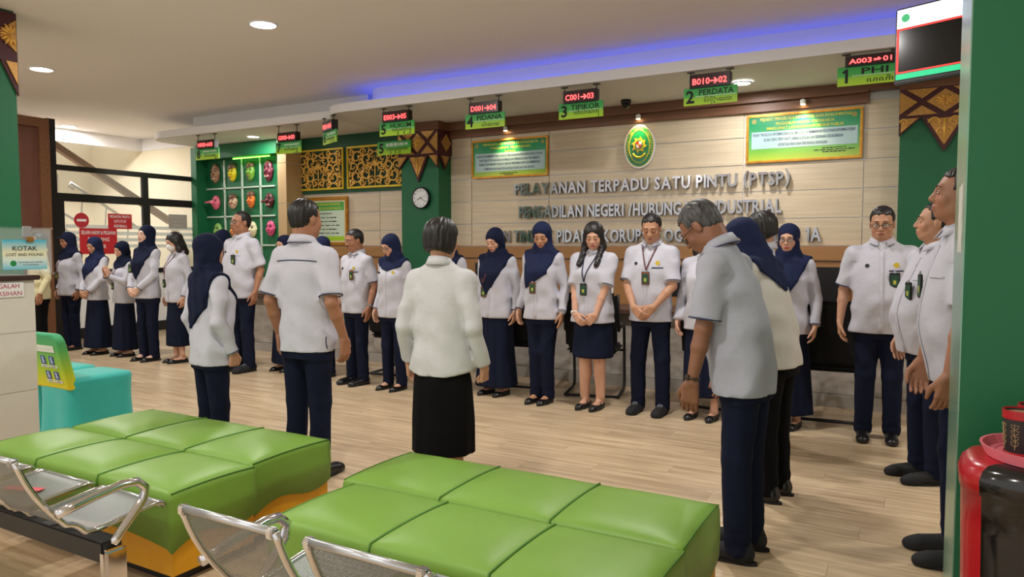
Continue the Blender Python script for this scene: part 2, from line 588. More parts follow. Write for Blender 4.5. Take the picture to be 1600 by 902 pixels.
side.prism([(2.97, 3.08), (2.97, 2.9), (3.12, 3.08)], -7.1, -7.08, 'x').prism([(3.14, 3.08), (3.30, 2.72), (3.46, 3.08)], -7.1, -7.08, 'x').prism([(3.47, 3.08), (3.62, 2.76), (3.62, 3.08)], -7.1, -7.08, 'x')
sh = side.build('ornament_side', M_maroon, col3)
MB().prism([(3.10, 3.28), (3.30, 3.12), (3.50, 3.28), (3.30, 3.44)], -7.08, -7.068, 'x').build('gold_diamond', M_gold_o, sh)
MB().prism([(3.45, 3.28), (3.61, 3.14), (3.61, 3.42)], -7.08, -7.068, 'x').build('gold_diamond', M_gold_o, sh)
MB().prism([(3.19, 3.05), (3.30, 2.80), (3.41, 3.05)], -7.08, -7.068, 'x').build('gold_pendant', M_gold_o, sh)
MB().prism([(3.52, 3.05), (3.61, 2.86), (3.61, 3.05)], -7.08, -7.068, 'x').build('gold_pendant', M_gold_o, sh)
pm = MB()
for cy in (3.30, 3.56):
    for k in range(12):
        a = 2 * math.pi * k / 12
        if cy + .09 * math.cos(a) > 3.62: continue
        pm.tube([(-7.066, cy + .015 * math.cos(a), 3.28 + .015 * math.sin(a)), (-7.058, cy + .05 * math.cos(a), 3.28 + .06 * math.sin(a)), (-7.066, cy + .085 * math.cos(a), 3.28 + .1 * math.sin(a))], [.007, .014, .004], 6)
pm.build('gold_rosette', M_gold, sh, smooth=True)
# near pillar
pillar = struct('column_near', MB().box(0.110, 0.9, 2.6, 3.35, 0, CEIL), M_green)
tag(pillar, 'near green pillar with pale metal edge beside the red bin')
MB().box(0.106, 0.1105, 2.6, 3.35, 0, CEIL).build('edge_cladding', mat('pale_edge_metal', (122, 166, 142), 0.25, 0.4), pillar)
MB().box(0.1035, 0.1058, 2.72, 2.98, 1.40, 1.62).build('notice_sticker', mat('sticker', (206, 204, 196), 0.6, var=0.2, vscale=(30, 20, 14)), pillar)

# glass partition on the left (x = -11.3), black aluminium
part = struct('wall_partition', MB().box(-11.34, -11.26, 6.12, 6.24, 0, 3.3), M_black_al)
tag(part, 'black framed glass partition with door in front of the stairwell')
for (y0, y1, z0, z1, n) in ((6.24, 8.9, 2.56, 2.64, 'rail'), (6.24, 8.9, 2.10, 2.22, 'rail'), (7.62, 7.72, 2.22, 2.56, 'mullion'),
                            (7.62, 7.74, 0, 2.10, 'mullion'), (8.84, 8.98, 0, 2.64, 'mullion'), (6.24, 6.34, 0, 2.1, 'mullion'),
                            (6.34, 8.84, 0, 0.16, 'rail'), (6.34, 8.84, 0.98, 1.06, 'rail')):
    MB().box(-11.33, -11.27, y0, y1, z0, z1).build(n, M_black_al, part)
for (y0, y1, z0, z1) in ((6.24, 7.62, 2.22, 2.56), (7.72, 8.84, 2.22, 2.56), (6.34, 7.62, 1.06, 2.1), (7.74, 8.84, 1.06, 2.1)):
    MB().box(-11.304, -11.296, y0, y1, z0, z1).build('pane', M_glass, part)
for (y0, y1) in ((6.34, 7.62), (7.74, 8.84)):
    MB().box(-11.31, -11.29, y0, y1, 0.16, 0.98).build('lower_panel', M_white, part)
frost = mat('frosted_film', (232, 236, 232), 0.6, alpha=0.75)
for z in (1.60, 1.70, 1.50, 1.40):
    MB().box(-11.292, -11.290, 6.36, 7.60, z, z + 0.055).build('frost_band', frost, part)
    MB().box(-11.292, -11.290, 7.76, 8.82, z, z + 0.055).build('frost_band', frost, part)
# wood door surround left of the partition
dw = struct('door_1', MB().box(-11.36, -11.26, 4.2, 6.0, 0, 3.25), M_dark_wood)
tag(dw, 'red brown wooden door panel beside the glass partition')
MB().box(-11.25, -11.2, 5.98, 6.12, 0, 3.28).build('door_frame', M_brown, dw)
MB().box(-11.25, -11.2, 4.2, 5.98, 3.15, 3.28).build('door_frame', M_brown, dw)

# tiled half wall near left: its long face looks along +x
HX = -4.75
hw = struct('wall_half', MB().box(-5.10, HX - 0.006, 0.2, 2.47, 0, 1.215), M_grout)
tag(hw, 'cream tiled half wall with dark wooden ledge')
TW = 0.36
for i in range(6):
    for k in range(4):
        z0 = max(k * TW - 0.18, 0); z1 = min((k + 1) * TW - 0.18, 1.215)
        h = z1 - z0
        y1_ = 2.476 - i * TW
        MB().box(-0.006, 0.006, -TW / 2 + .0015, TW / 2 - .0015, -h / 2 + .0015, h / 2 - .0015).build(
            'tile', M_tile, hw, loc=(HX - 0.006, y1_ - TW / 2, z0 + h / 2))
MB().box(-5.14, HX + 0.03, 0.2, 2.50, 1.215, 1.245, bev=0.006).build('ledge', mat('dark_ledge', (58, 34, 26), 0.4), hw)
sg = MB().box(-0.14, 0.14, -0.004, 0.004, -0.045, 0.045, bev=0.003).build('notice', M_txt_white, hw, loc=(HX + 0.008, 2.27, 1.160), rot=(0, 0, R(90)))
text('notice_text', 'JAGALAH', M_txt_mag, sg, (0.035, -0.0055, 0.019), 0.028, 0.155)
text('notice_text', 'KEBERSIHAN', M_txt_mag, sg, (0.018, -0.0055, -0.021), 0.028, 0.215)

# stairs beyond the partition: edge beam, steps and steel hand rails, rising toward the front of the hall
st = struct('stairs', MB().prism([(8.99, 1.84), (8.99, 1.96), (6.3, 3.49), (6.1, 3.49)], -12.58, -12.46, 'x'), mat('edge_beam_brown', (150, 122, 100), 0.6))
tag(st, 'staircase with brown edge beam and steel hand rails behind the glass partition')
M_step = mat('step_tile', (214, 206, 192), 0.5)
for k in range(14):
    MB().box(-13.6, -12.55, 8.66 - 0.28 * k, 8.97 - 0.28 * k, 0.10 + 0.165 * k, 0.15 + 0.165 * k).build('step', M_step, st)
M_rail = mat('rail_white_steel', (226, 224, 216), 0.3, 0.3)
MB().tube([(-12.42, 8.3, 1.74), (-12.42, 7.10, 2.48), (-12.42, 7.07, 2.41), (-12.42, 7.15, 2.38)], 0.026, 8).build('hand_rail', M_rail, st, smooth=True)
MB().tube([(-12.42, 7.70, 1.54), (-12.42, 6.2, 2.41)], 0.026, 8).build('hand_rail', M_rail, st, smooth=True)
MB().tube([(-12.42, 7.45, 1.37), (-12.42, 6.2, 2.27)], 0.022, 8).build('hand_rail', M_rail, st, smooth=True)
for k in range(5):
    y = 8.1 - 0.4 * k; z = 1.87 + 0.247 * k
    MB().tube([(-12.42, y, z), (-12.55, y, z - 0.9)], 0.014, 6).build('rail_post', M_rail, st)

# service counter with marble front
ctr = struct('counter_base', MB().box(-8.2, 1.15, 6.99, 7.55, 0.0, 0.74), M_grout)
tag(ctr, 'long grey marble service counter along the hall', 'counter')
ctr['kind'] = 'thing'
for k in range(12):
    a = -8.2 + k * 0.779
    MB().box(-0.388, 0.388, -0.01, 0.01, -0.305, 0.305).build('marble_panel', M_marble, ctr, loc=(a + 0.39, 6.98, 0.425))
MB().box(-8.2, 1.15, 6.95, 6.99, 0.0, 0.115).build('plinth', mat('pale_plinth', (170, 164, 156), 0.4), ctr)
MB().box(-8.25, 1.2, 6.88, 7.62, 0.74, 0.79, bev=0.006).build('worktop', mat('dark_worktop', (92, 66, 56), 0.4, var=0.1, vscale=(2, 12, 8)), ctr)

# mask display recess and wood pier
md = struct('wall_mask_niche', MB().box(-11.28, -9.03, 8.78, 8.84, 0.9, 3.15), M_green)
tag(md, 'green display niche with white grid lines holding the masks')
for (x0, x1, z0, z1) in ((-11.28, -11.14, 0.9, 2.93), (-9.38, -9.02, 0.9, 2.93), (-11.28, -9.03, 2.93, 3.15)):
    MB().box(x0, x1, 8.55 if x0 < -10 else 8.74, 8.80, z0, z1).build('niche_frame', M_green, md)
M_shelf = mat('white_lattice', (206, 220, 206), 0.5)
for x in (-10.68, -10.235, -9.79):
    MB().box(x - .012, x + .012, 8.755, 8.785, 1.2, 2.92).build('grid_line', M_shelf, md)
for z in (2.43, 1.937, 1.44):
    MB().box(-11.14, -9.45, 8.755, 8.785, z - .012, z + .012).build('grid_line', M_shelf, md)
gl = MB().tube([(-10.35, 8.68, 2.915), (-9.47, 8.68, 2.915)], 0.008, 6).build('green_light_strip', mat('green_glow', (120, 255, 70), 0.5, emit=9.0), md)
pier = struct('column_pier', MB().box(-9.02, -8.84, 8.44, WY + 0.02, 0, SOFFIT), M_silver)
tag(pier, 'light wood clad pier between the masks and the gold carvings')
for (z0, z1) in ((0.05, 1.40), (1.41, 2.10), (2.11, 2.74), (2.75, SOFFIT - 0.01)):
    MB().box(-9.025, -8.835, 8.43, 8.82, z0, z1).build('panel', M_colwood, pier)
# green band behind the gold carvings
struct('wall_green_band', MB().box(-9.05, -6.58, WY - 0.02, WY + 0.02, 2.26, SOFFIT), M_green_d)
def print_bars(name, m, parent, loc, w, h, n=7, seed=1):
    """illegible small print: a run of short flat strokes"""
    r_ = random.Random(seed); mb = MB(); x = -w / 2
    while x < w / 2:
        l_ = min(w / n * r_.uniform(.5, 1.3), w / 2 - x)
        hh_ = h * r_.uniform(.6, 1.0)
        mb.box(x, x + l_ * .82, -0.0004, 0.0004, -hh_ / 2, hh_ / 2); x += l_
    return mb.build(name, m, parent, loc=loc)


# ------------------------------------------------------------------ benches (green leather ottomans)
def ottoman(label, x0, x1, y0, y1, flip):
    """three cushion bench: domed leather top with two piped seams, wavy skirt over mustard base"""
    t = thing('ottoman_bench', label, 'bench', ((x0 + x1) / 2, (y0 + y1) / 2, 0), 0, 'green ottoman benches')
    W, D, H = x1 - x0, y1 - y0, 0.43
    hx, hy = W / 2, D / 2
    # base with wavy top edge is simply hidden behind the skirt's wavy lower edge
    MB().box(-hx + .012, hx - .012, -hy + .012, hy - .012, 0.05, 0.30).build('base', M_yel, t)
    MB().box(-hx + .05, hx - .05, -hy + .05, hy - .05, 0.0, 0.052).build('plinth', M_black, t)
    # cushion shell: rows of a closed profile round the perimeter
    nx, ny = 48, 16
    def top(u, v):          # u,v in -1..1
        su = (u + 1) / 2 * 3
        loc = (su - math.floor(min(su, 2.9999))) * 2 - 1
        dome = 0.022 * (1 - abs(loc) ** 4) * (1 - abs(v) ** 5) + 0.008 * (1 - v * v)
        return H - 0.025 + dome
    mb = MB()
    idx = {}
    for i in range(nx + 1):
        for j in range(ny + 1):
            u = -1 + 2 * i / nx; v = -1 + 2 * j / ny
            x = hx * (u * 0.985); y = hy * (v * 0.96)
            idx[i, j] = len(mb.v)
            mb.v.append((x, y, top(u, v)))
    for i in range(nx):
        for j in range(ny):
            mb.f.append((idx[i, j], idx[i + 1, j], idx[i + 1, j + 1], idx[i, j + 1]))
    per = [(i, 0) for i in range(nx)] + [(nx, j) for j in range(ny)] + [(i, ny) for i in range(nx, 0, -1)] + [(0, j) for j in range(ny, 0, -1)]
    prev = [idx[p] for p in per]
    def wave(p):
        i, j = p
        if j in (0, ny) and 0 < i < nx:
            t = i / nx
            return 0.165 - 0.032 * math.sin(t * 2 * math.pi)
        t = j / ny
        return 0.158 + 0.045 * t + 0.028 * math.sin(t * 2 * math.pi - 0.25)
    for lev in range(5):
        ring = []
        for p in per:
            i, j = p
            u = -1 + 2 * i / nx; v = -1 + 2 * j / ny
            z0 = top(u, v)
            if lev == 0: x, y, z = hx * u * .997, hy * v * .992, z0 - 0.010
            elif lev == 1: x, y, z = hx * u, hy * v, z0 - 0.032
            elif lev == 2: x, y, z = hx * u * 1.004, hy * v * 1.008, 0.30
            elif lev == 3: x, y, z = hx * u * 1.0, hy * v * 1.0, wave(p)
            else: x, y, z = hx * u * .985, hy * v * .965, wave(p) + 0.004
            ring.append(len(mb.v)); mb.v.append((x, y, z))
        n = len(per)
        for k in range(n):
            mb.f.append((prev[k], ring[k], ring[(k + 1) % n], prev[(k + 1) % n]))
        prev = ring
    cush = mb.build('cushion', M_lime, t, smooth=True)
    for su in (-1 / 3, 1 / 3):
        pts = [(hx * .985 * su, hy * v / 10 * .97, top(su, v / 10) + 0.002) for v in range(-10, 11)]
        pts = [(hx * su * .985, -hy * 1.006, 0.30)] + [(hx * su * .985, -hy * 1.003, 0.385)] + pts + [(hx * su * .985, hy * 1.003, 0.385)]
        MB().tube(pts, 0.0055, 6).build('piping', M_lime_pipe, cush, smooth=True)
    for sx in (-1, 1):
        pts = [(sx * hx * .994, hy * v / 8 * .97, top(sx, v / 8) - 0.002) for v in range(-8, 9)]
        MB().tube(pts, 0.0035, 6).build('piping', M_lime_pipe, cush, smooth=True)
    return t


ottoman('green leather ottoman bench in front of short-haired woman, back one of right pair', -2.18, -0.67, 2.375, 2.87, True)
ottoman('green leather ottoman bench directly behind the centre steel seats, front one of right pair', -2.10, -0.66, 1.885, 2.365, True)
ottoman('green leather ottoman bench touching turquoise chair, back one of left pair', -4.16, -2.70, 2.335, 2.85, False)
ottoman('green leather ottoman bench in front of tiled half wall, front one of left pair', -4.16, -2.66, 1.88, 2.325, False)


# ------------------------------------------------------------------ perforated steel beam seats
def beam_seat(label, x_right, n, arms, rubber=True):
    PW_, SW = 0.475, 0.385
    t = thing('steel_beam_seat', label, 'bench', (x_right, 1.3, 0), 0, 'steel waiting seats')
    # profile in (y,z): back top -> down -> seat -> front lip
    prof = []
    for k in range(9):
        s = k / 8
        prof.append((0.0 + 0.16 * s - 0.02 * math.sin(s * math.pi), 0.69 - 0.27 * s))
    for k in range(1, 6):
        a = k / 6 * 1.15
        prof.append((0.16 + 0.07 * math.sin(a) + 0.01, 0.42 - 0.055 * (1 - math.cos(a)) - 0.03 * k / 6))
    for k in range(1, 9):
        s = k / 8
        prof.append((0.24 + 0.27 * s, 0.362 + 0.03 * s))
    prof += [(0.535, 0.388), (0.548, 0.372)]
    length = [0]
    for a, b in zip(prof[:-1], prof[1:]):
        length.append(length[-1] + math.dist(a, b))
    for i in range(n):
        cx = -(i + 0.5) * PW_ - (SW - PW_) / 2 - SW / 2 + SW / 2
        cx = -SW / 2 - i * PW_
        me = bpy.data.meshes.new('shell')
        xs = [-SW / 2 + 0.012 + (SW - 0.024) * k / 4 for k in range(5)]
        vs = [(x, y, z) for (y, z) in prof for x in xs]
        fs = [(r * 5 + c, r * 5 + c + 1, (r + 1) * 5 + c + 1, (r + 1) * 5 + c) for r in range(len(prof) - 1) for c in range(4)]
        me.from_pydata(vs, [], fs)
        uv = me.uv_layers.new(name='UVMap')
        for li, lp in enumerate(me.loops):
            vi = lp.vertex_index
            uv.data[li].uv = (vs[vi][0], length[vi // 5])
        seat = obj('seat_shell', me, t, M_perf, loc=(cx, 0, 0), smooth=True)
        MB().tube([(-SW / 2 + .01, -0.002, 0.69), (SW / 2 - .01, -0.002, 0.69)], 0.011, 8).build('top_rail', M_steel, seat, smooth=True)
        MB().tube([(-SW / 2 + .01, 0.548, 0.375), (SW / 2 - .01, 0.548, 0.375)], 0.013, 8).build('front_rail', M_steel, seat, smooth=True)
        for sx in (-1, 1):
            pts = [(sx * (SW / 2 - .008), y, z) for y, z in prof]
            MB().tube(pts, 0.011, 8).build('side_rail', M_chrome, seat, smooth=True)
            MB().box(sx * (SW / 2 - .02) - .012, sx * (SW / 2 - .02) + .012, -0.014, 0.014, 0.672, 0.70, bev=0.004).build('corner_cap', M_chrome, seat)
    xl = -(n - 1) * PW_ - SW
    MB().box(xl - 0.03, 0.04, 0.26, 0.34, 0.245, 0.325, bev=0.006).build('beam', M_black, t)
    for a in arms:
        x = -a * PW_ + (PW_ - SW) / 2
        arm = [(x, 0.10, 0.485), (x, 0.22, 0.508), (x, 0.34, 0.525), (x, 0.40, 0.52), (x, 0.436, 0.487), (x, 0.425, 0.445), (x, 0.38, 0.395), (x, 0.33, 0.345), (x, 0.30, 0.31)]
        # smooth the loop
        pts = []
        for k in range(len(arm) - 1):
            for s in (0, .5):
                pts.append(tuple(arm[k][c] * (1 - s) + arm[k + 1][c] * s for c in range(3)))
        pts.append(arm[-1])
        MB().tube(pts, 0.017, 10).build('armrest', M_chrome, t, smooth=True)
    for a in (0, n):
        x = -a * PW_ + (PW_ - SW) / 2
        MB().box(x - 0.022, x + 0.022, 0.255, 0.345, 0.10, 0.30, bev=0.012).build('upright', M_chrome, t)
        foot = [(x, 0.02, 0.022), (x, 0.12, 0.05), (x, 0.24, 0.105), (x, 0.30, 0.12), (x, 0.36, 0.105), (x, 0.46, 0.05), (x, 0.50, 0.022)]
        f = MB().tube(foot, [0.014, .02, .024, .028, .024, .02, .014], 8).build('foot', M_chrome, t, smooth=True)
        for yy in (0.03, 0.49):
            MB().lathe([(0.02, 0), (0.022, 0.008), (0.012, 0.016)], 10, (x, yy, 0)).build('glide', M_black, f)
    return t


M_sticker_red = mat('red_sticker', (206, 50, 60), 0.5)
s1 = beam_seat('perforated steel beam seat at left edge with chrome armrest', -2.65, 3, (0,))
s2 = beam_seat('perforated steel beam seat at bottom centre in front of green benches', -0.465, 3, (0, 3))
for s_, pos in ((s1, (-0.68, 0.36, 0.384)), (s2, (-0.16, 0.33, 0.383))):
    MB().box(-0.09, 0.09, -0.02, 0.02, 0, 0.0015, Matrix.Rotation(0.35, 4, 'Z')).build('cross_sticker', M_sticker_red, s_, loc=pos)


# ------------------------------------------------------------------ turquoise covered chairs
def covered_chair(label, x1, y0, group):
    t = thing('covered_chair', label, 'chair', (x1 - 0.22, y0 + 0.24, 0), 0, group)
    W = 0.22
    # skirted seat, slightly flared, with stretched arches between the legs
    mb = MB()
    rings = [(0.0, 0.235, 0.265, 0.0), (0.10, 0.222, 0.252, 0.0), (0.30, 0.215, 0.242, 0.0), (0.41, 0.218, 0.245, 0.0), (0.45, 0.222, 0.248, 0), (0.475, 0.215, 0.24, 0), (0.483, 0.15, 0.17, 0), (0.484, 0.0, 0.0, 0)]
    n = 40
    for (z, hx, hy, q) in rings:
        for k in range(n):
            a = 2 * math.pi * k / n
            c, s = math.cos(a), math.sin(a)
            p = 7.0 if z < 0.48 else 4.0
            rr = 1.0 / ((abs(c) ** p + abs(s) ** p) ** (1 / p))
            pinch = 1.0
            if z < 0.38:
                pinch = 1 - 0.10 * (1 - abs(math.cos(2 * a)) ** 0.7) * 0 - 0.07 * (abs(math.cos(2 * a)) ** 6) * (1 - z / 0.38)
            mb.v.append((hx * rr * c * pinch, hy * rr * s * pinch, z if z > 0 else 0.0 + 0.05 * abs(math.cos(2 * a)) ** 8))
    for i in range(len(rings) - 1):
        for k in range(n):
            mb.f.append((i * n + k, i * n + (k + 1) % n, (i + 1) * n + (k + 1) % n, (i + 1) * n + k))
    mb.build('seat_cover', M_turq, t, smooth=True)
    # backrest: rounded top slab leaning back
    pts = [(-0.205, 0.40), (0.205, 0.40), (0.20, 0.74)]
    for k in range(1, 8):
        a = k / 8 * math.pi / 2
        pts.append((0.13 + 0.07 * math.cos(a), 0.74 + 0.07 * math.sin(a)))
    for k in range(1, 8):
        a = math.pi / 2 + k / 8 * math.pi / 2
        pts.append((-0.13 + 0.07 * math.cos(a), 0.74 + 0.07 * math.sin(a)))
    pts.append((-0.20, 0.74))
    b = MB()
    b.prism(pts, -0.035, 0.035, 'y')
    for i, p in enumerate(b.v):
        b.v[i] = (p[0], p[1] - 0.215 - (p[2] - 0.42) * 0.22, p[2])
    back = b.build('backrest_cover', grad_mat('printed_cover', [(0.0, (226, 206, 20)), (0.35, (168, 200, 40)), (0.7, (90, 178, 90)), (1.0, (50, 160, 110))], 'Z', 0.6), t)
    bev = back.modifiers.new('b', 'BEVEL'); bev.width = 0.015; bev.segments = 2
    # printed panels on the rear face
    def patch(nm, x, z, w, h, m):
        y = -0.2515 - (z - 0.42) * 0.22
        o = MB().box(-w / 2, w / 2, -0.0008, 0.0008, -h / 2, h / 2).build(nm, m, back, loc=(x, y - 0.0015, z), rot=(-math.atan(0.22) * -1, 0, 0))
        return o
    wt = mat('cover_white', (222, 228, 214), 0.6); bl = mat('icon_blue', (38, 84, 160), 0.5)
    p = patch('print_banner', 0.0, 0.70, 0.30, 0.05, wt)
    print_bars('banner_text', M_shelf, p, (0, -0.0012, 0), 0.24, 0.012, 9)
    for (x, z, cap) in ((0.085, 0.615, 'LANSIA'), (-0.02, 0.615, 'HAMIL'), (0.10, 0.505, 'DIFABEL'), (0.0, 0.505, 'BALITA')):
        ic = patch('icon_square', x, z, 0.055, 0.062, bl)
        fg = MB().lathe([(0.001, -.0006), (0.007, -.0006), (0.007, .0006), (0.001, .0006)], 10, (0, -.0014, 0.018), 'y')
        fg.box(-0.004, 0.006, -.002, -.0008, -0.008, 0.010).box(-0.002, 0.014, -.002, -.0008, -0.010, -0.004).box(0.009, 0.014, -.002, -.0008, -0.022, -0.004).box(-.006, -.002, -.002, -.0008, -0.022, -0.004)
        fg.build('icon_figure', M_txt_white, ic)
        cpt = patch('caption', x + 0.01, z - 0.045, 0.09, 0.018, wt)
        print_bars('caption_text', M_txt_dark, cpt, (0, -0.0012, 0), 0.06, 0.006, 5)
    return t


covered_chair('turquoise covered chair with printed green and yellow back, nearest the bench', -5.20, 2.93, 'covered priority chairs')
covered_chair('turquoise covered chair mostly hidden behind the tiled half wall', -5.69, 2.95, 'covered priority chairs')

# ------------------------------------------------------------------ lost and found box on the half wall
bx = thing('donation_box', 'clear acrylic lost and found box on tiled half wall ledge', 'box', (-4.87, 2.33, 1.245), R(90))
for (a, b, c, d, e, f, n) in ((-0.20, 0.25, -0.13, -0.126, 0.012, 0.28, 'front_pane'), (-0.20, 0.25, 0.126, 0.13, 0.012, 0.28, 'back_pane'),
                              (-0.20, -0.196, -0.126, 0.126, 0.012, 0.28, 'side_pane'), (0.246, 0.25, -0.126, 0.126, 0.012, 0.28, 'side_pane'),
                              (-0.21, 0.26, -0.14, 0.14, 0.0, 0.012, 'bottom_plate'), (-0.208, 0.258, -0.136, 0.136, 0.28, 0.290, 'lid')):
    MB().box(a, b, c, d, e, f).build(n, M_acryl, bx)
sg = MB().box(-0.125, 0.125, -0.001, 0.001, -0.09, 0.09).build('paper_sign', grad_mat('kotak_sign', [(0, (110, 200, 226)), (0.3, (222, 240, 236)), (0.55, (244, 238, 200)), (1.0, (52, 186, 222))], 'Z', 0.6), bx, loc=(0.092, -0.133, 0.125))
text('sign_text', 'KOTAK', M_txt_dark, sg, (0.0, -0.002, 0.038), 0.028, 0.14, bold=0.012)
text('sign_text', 'LOST AND FOUND', M_txt_dark, sg, (0.0, -0.002, 0.0), 0.017, 0.21, bold=0.012)
text('sign_text', 'PENGADILAN NEGERI', M_txt_navy, sg, (0.03, -0.002, -0.046), 0.009, 0.14)
text('sign_text', 'YOGYAKARTA', M_txt_navy, sg, (0.03, -0.002, -0.062), 0.009, 0.09)
MB().lathe([(0.001, -.001), (0.017, -.001), (0.017, .001), (0.001, .001)], 20, (-0.068, -0.002, -0.052), 'y').build('round_emblem', mat('emblem_green', (20, 140, 70), 0.5), sg)
lk = MB().box(-0.025, 0.025, -0.012, 0.0, -0.03, 0.035, bev=0.003).build('hasp', M_steel, bx, loc=(0.105, -0.131, 0.262))
MB().box(-0.02, 0.02, -0.012, 0.004, -0.03, 0.0, bev=0.004).build('padlock', mat('brass', (176, 130, 60), 0.35, 0.8), lk, loc=(0.012, -0.012, -0.03))

# ------------------------------------------------------------------ bin with cups
bn = thing('pedal_bin', 'red and black waste bin in front of near green pillar', 'bin', (0.37, 2.37, 0))
def stadium(hx, hy, n=28, p=3.2):
    out = []
    for k in range(n):
        a = 2 * math.pi * k / n
        c, s = math.cos(a), math.sin(a)
        rr = 1.0 / ((abs(c) ** p + abs(s) ** p) ** (1 / p))
        out.append((hx * rr * c, hy * rr * s))
    return out
def loft(rings, n):
    mb = MB()
    for ring in rings: mb.v += ring
    for i in range(len(rings) - 1):
        for k in range(n):
            mb.f.append((i * n + k, i * n + (k + 1) % n, (i + 1) * n + (k + 1) % n, (i + 1) * n + k))
    mb.f.append(tuple(range(n - 1, -1, -1))); mb.f.append(tuple((len(rings) - 1) * n + k for k in range(n)))
    return mb
M_blackgloss = mat('black_gloss', (14, 14, 16), 0.15, coat=0.4)
ZS = 1.11
LV = ((0.0, .88), (0.03, .91), (0.20, .94), (0.40, .97), (0.60, .99), (0.69, 1.0), (0.692, 1.02), (0.725, 1.03), (0.748, 1.0), (0.762, .94), (0.768, .84), (0.769, .4))
NB = 96
blk, redm = MB(), MB()
allv = []
for z, sc_ in LV:
    allv += [(x * sc_, y * sc_, z * ZS) for x, y in stadium(0.26, 0.17, NB, 3.0)]
for i in range(len(LV) - 1):
    for k in range(NB):
        q = (i * NB + k, i * NB + (k + 1) % NB, (i + 1) * NB + (k + 1) % NB, (i + 1) * NB + k)
        cxm = (allv[k][0] + allv[(k + 1) % NB][0]) / 2 / LV[0][1]
        (redm if cxm < -0.215 else blk).f.append(q)
blk.v = allv; redm.v = list(allv)
blk.f.append(tuple((len(LV) - 1) * NB + k for k in range(NB)))
def drop_loose(mb):
    used = sorted({a for q in mb.f for a in q}); mp_ = {a: i for i, a in enumerate(used)}
    mb.v = [mb.v[a] for a in used]; mb.f = [tuple(mp_[a] for a in q) for q in mb.f]
    return mb
bo = drop_loose(blk).build('body', M_blackgloss, bn, smooth=True)
rb = drop_loose(redm).build('red_side', M_red, bn, smooth=True)
MB().box(-0.03, 0.03, -0.006, 0.006, -0.02, 0.02, bev=0.005).build('grip_recess', M_black, bn, loc=(-0.235, -0.09, 0.42), rot=(0, 0, R(-35)))
tr = MB()
tr.lathe([(0.13, 0.0), (0.15, 0.0), (0.165, 0.03), (0.158, 0.03), (0.145, 0.008), (0.13, 0.008), (0.13, 0.0)], 28, caps=False)
tray = tr.build('round_tray', M_pink, None, smooth=False, loc=(0.315, 2.37, 0.8545))
MB().lathe([(0.001, 0.002), (0.14, 0.002), (0.14, 0.006), (0.001, 0.006)], 28).build('tray_floor', M_pink, tray)
tag(tray, 'shallow round pink tray under the paper cups on bin', 'tray')
def cup(label, x, y):
    c = thing('paper_cup', label, 'cup', (x, y, 0.8615), 0, 'black cups on the bin')
    MB().lathe([(0.036, 0), (0.037, 0.004), (0.042, 0.095), (0.0425, 0.12), (0.040, 0.12), (0.038, 0.03)], 24).build('cup_wall', mat('cup_black', (36, 34, 34), 0.6), c, smooth=True)
    MB().lathe([(0.0425, 0.100), (0.0445, 0.102), (0.0445, 0.124), (0.041, 0.124), (0.041, 0.10)], 24).build('red_rim', M_red, c)
    MB().lathe([(0.038, 0.0), (0.040, 0.002), (0.040, 0.010), (0.038, 0.012)], 24).build('red_foot', M_red, c)
    MB().lathe([(0.001, 0.112), (0.0405, 0.112), (0.0405, 0.115), (0.001, 0.115)], 24).build('lid_disc', mat('kraft', (170, 130, 100), 0.7), c)
    g = MB()
    for k in range(3):
        a0 = R(200 + 45 * k)
        def P(da, z, r=0.0425): return (r * math.cos(a0 + da), r * math.sin(a0 + da), z)
        g.tube([P(0, .02, .0395), P(.05, .045, .0405), P(-.05, .07, .0415), P(0, .09, .0425)], 0.0007, 4)
        for zz in (.035, .05, .065, .08):
            r = .0385 + zz * 0.045
            for sg_ in (-1, 1):
                g.tube([P(0, zz - .006, r), P(sg_ * .18, zz, r + .0006), P(sg_ * .22, zz + .008, r + .0008), P(sg_ * .05, zz + .006, r + .0005)], 0.0006, 4)
    g.build('floral_print', mat('print_gold', (190, 156, 110), 0.6), c)
    return c
cup('black paper cup with red rim and floral print, at tray left front', 0.242, 2.345)
cup('black paper cup with red rim, behind the other cups on pink tray', 0.285, 2.435)
cup('black paper cup with red rim at the right on pink tray', 0.338, 2.345)

# ------------------------------------------------------------------ ceiling lamps
for i, (x, y) in enumerate(MAIN_LAMPS + SOFFIT_LAMPS):
    z = CEIL if i < len(MAIN_LAMPS) else SOFFIT - 0.01
    if y < 0: continue
    lab = {(-9.08, 4.9): 'round white downlight above the left row of people near green column', (-5.45, 4.95): 'large round white downlight in open ceiling at top',
           (-12.95, 7.4): 'round white downlight near the stairwell beam', (-1.73, 8.09): 'round downlight under the soffit beside sign two',
           (-9.3, 8.2): 'round downlight under the soffit beside sign seven'}.get((x, y), 'round ceiling downlight above the %s of the hall' % {(-1.82, 4.95): 'standing circle', (1.8, 4.95): 'right end', (-9.08, 1.3): 'far left front', (-5.45, 1.3): 'left front', (-1.82, 1.3): 'steel seats', (1.8, 1.3): 'right front'}.get((x, y), ''))
    t = thing('ceiling_downlight', lab, 'ceiling light', (x, y, z), 0, 'round ceiling downlights')
    r = 0.115 if i < len(MAIN_LAMPS) else 0.085
    MB().lathe([(r, -0.012), (r + 0.018, -0.010), (r + 0.02, 0.0), (r, 0.0), (r, -0.012)], 32, caps=False).build('trim_ring', M_white, t)
    MB().lathe([(0.002, -0.010), (r, -0.010), (r, -0.004), (0.002, -0.004)], 32).build('diffuser', M_lamp, t)

# ------------------------------------------------------------------ hanging number signs
def led_text(s, m, parent, loc, h, w):
    return text('led_digits', s, m, parent, loc, h, w, bold=0.012)

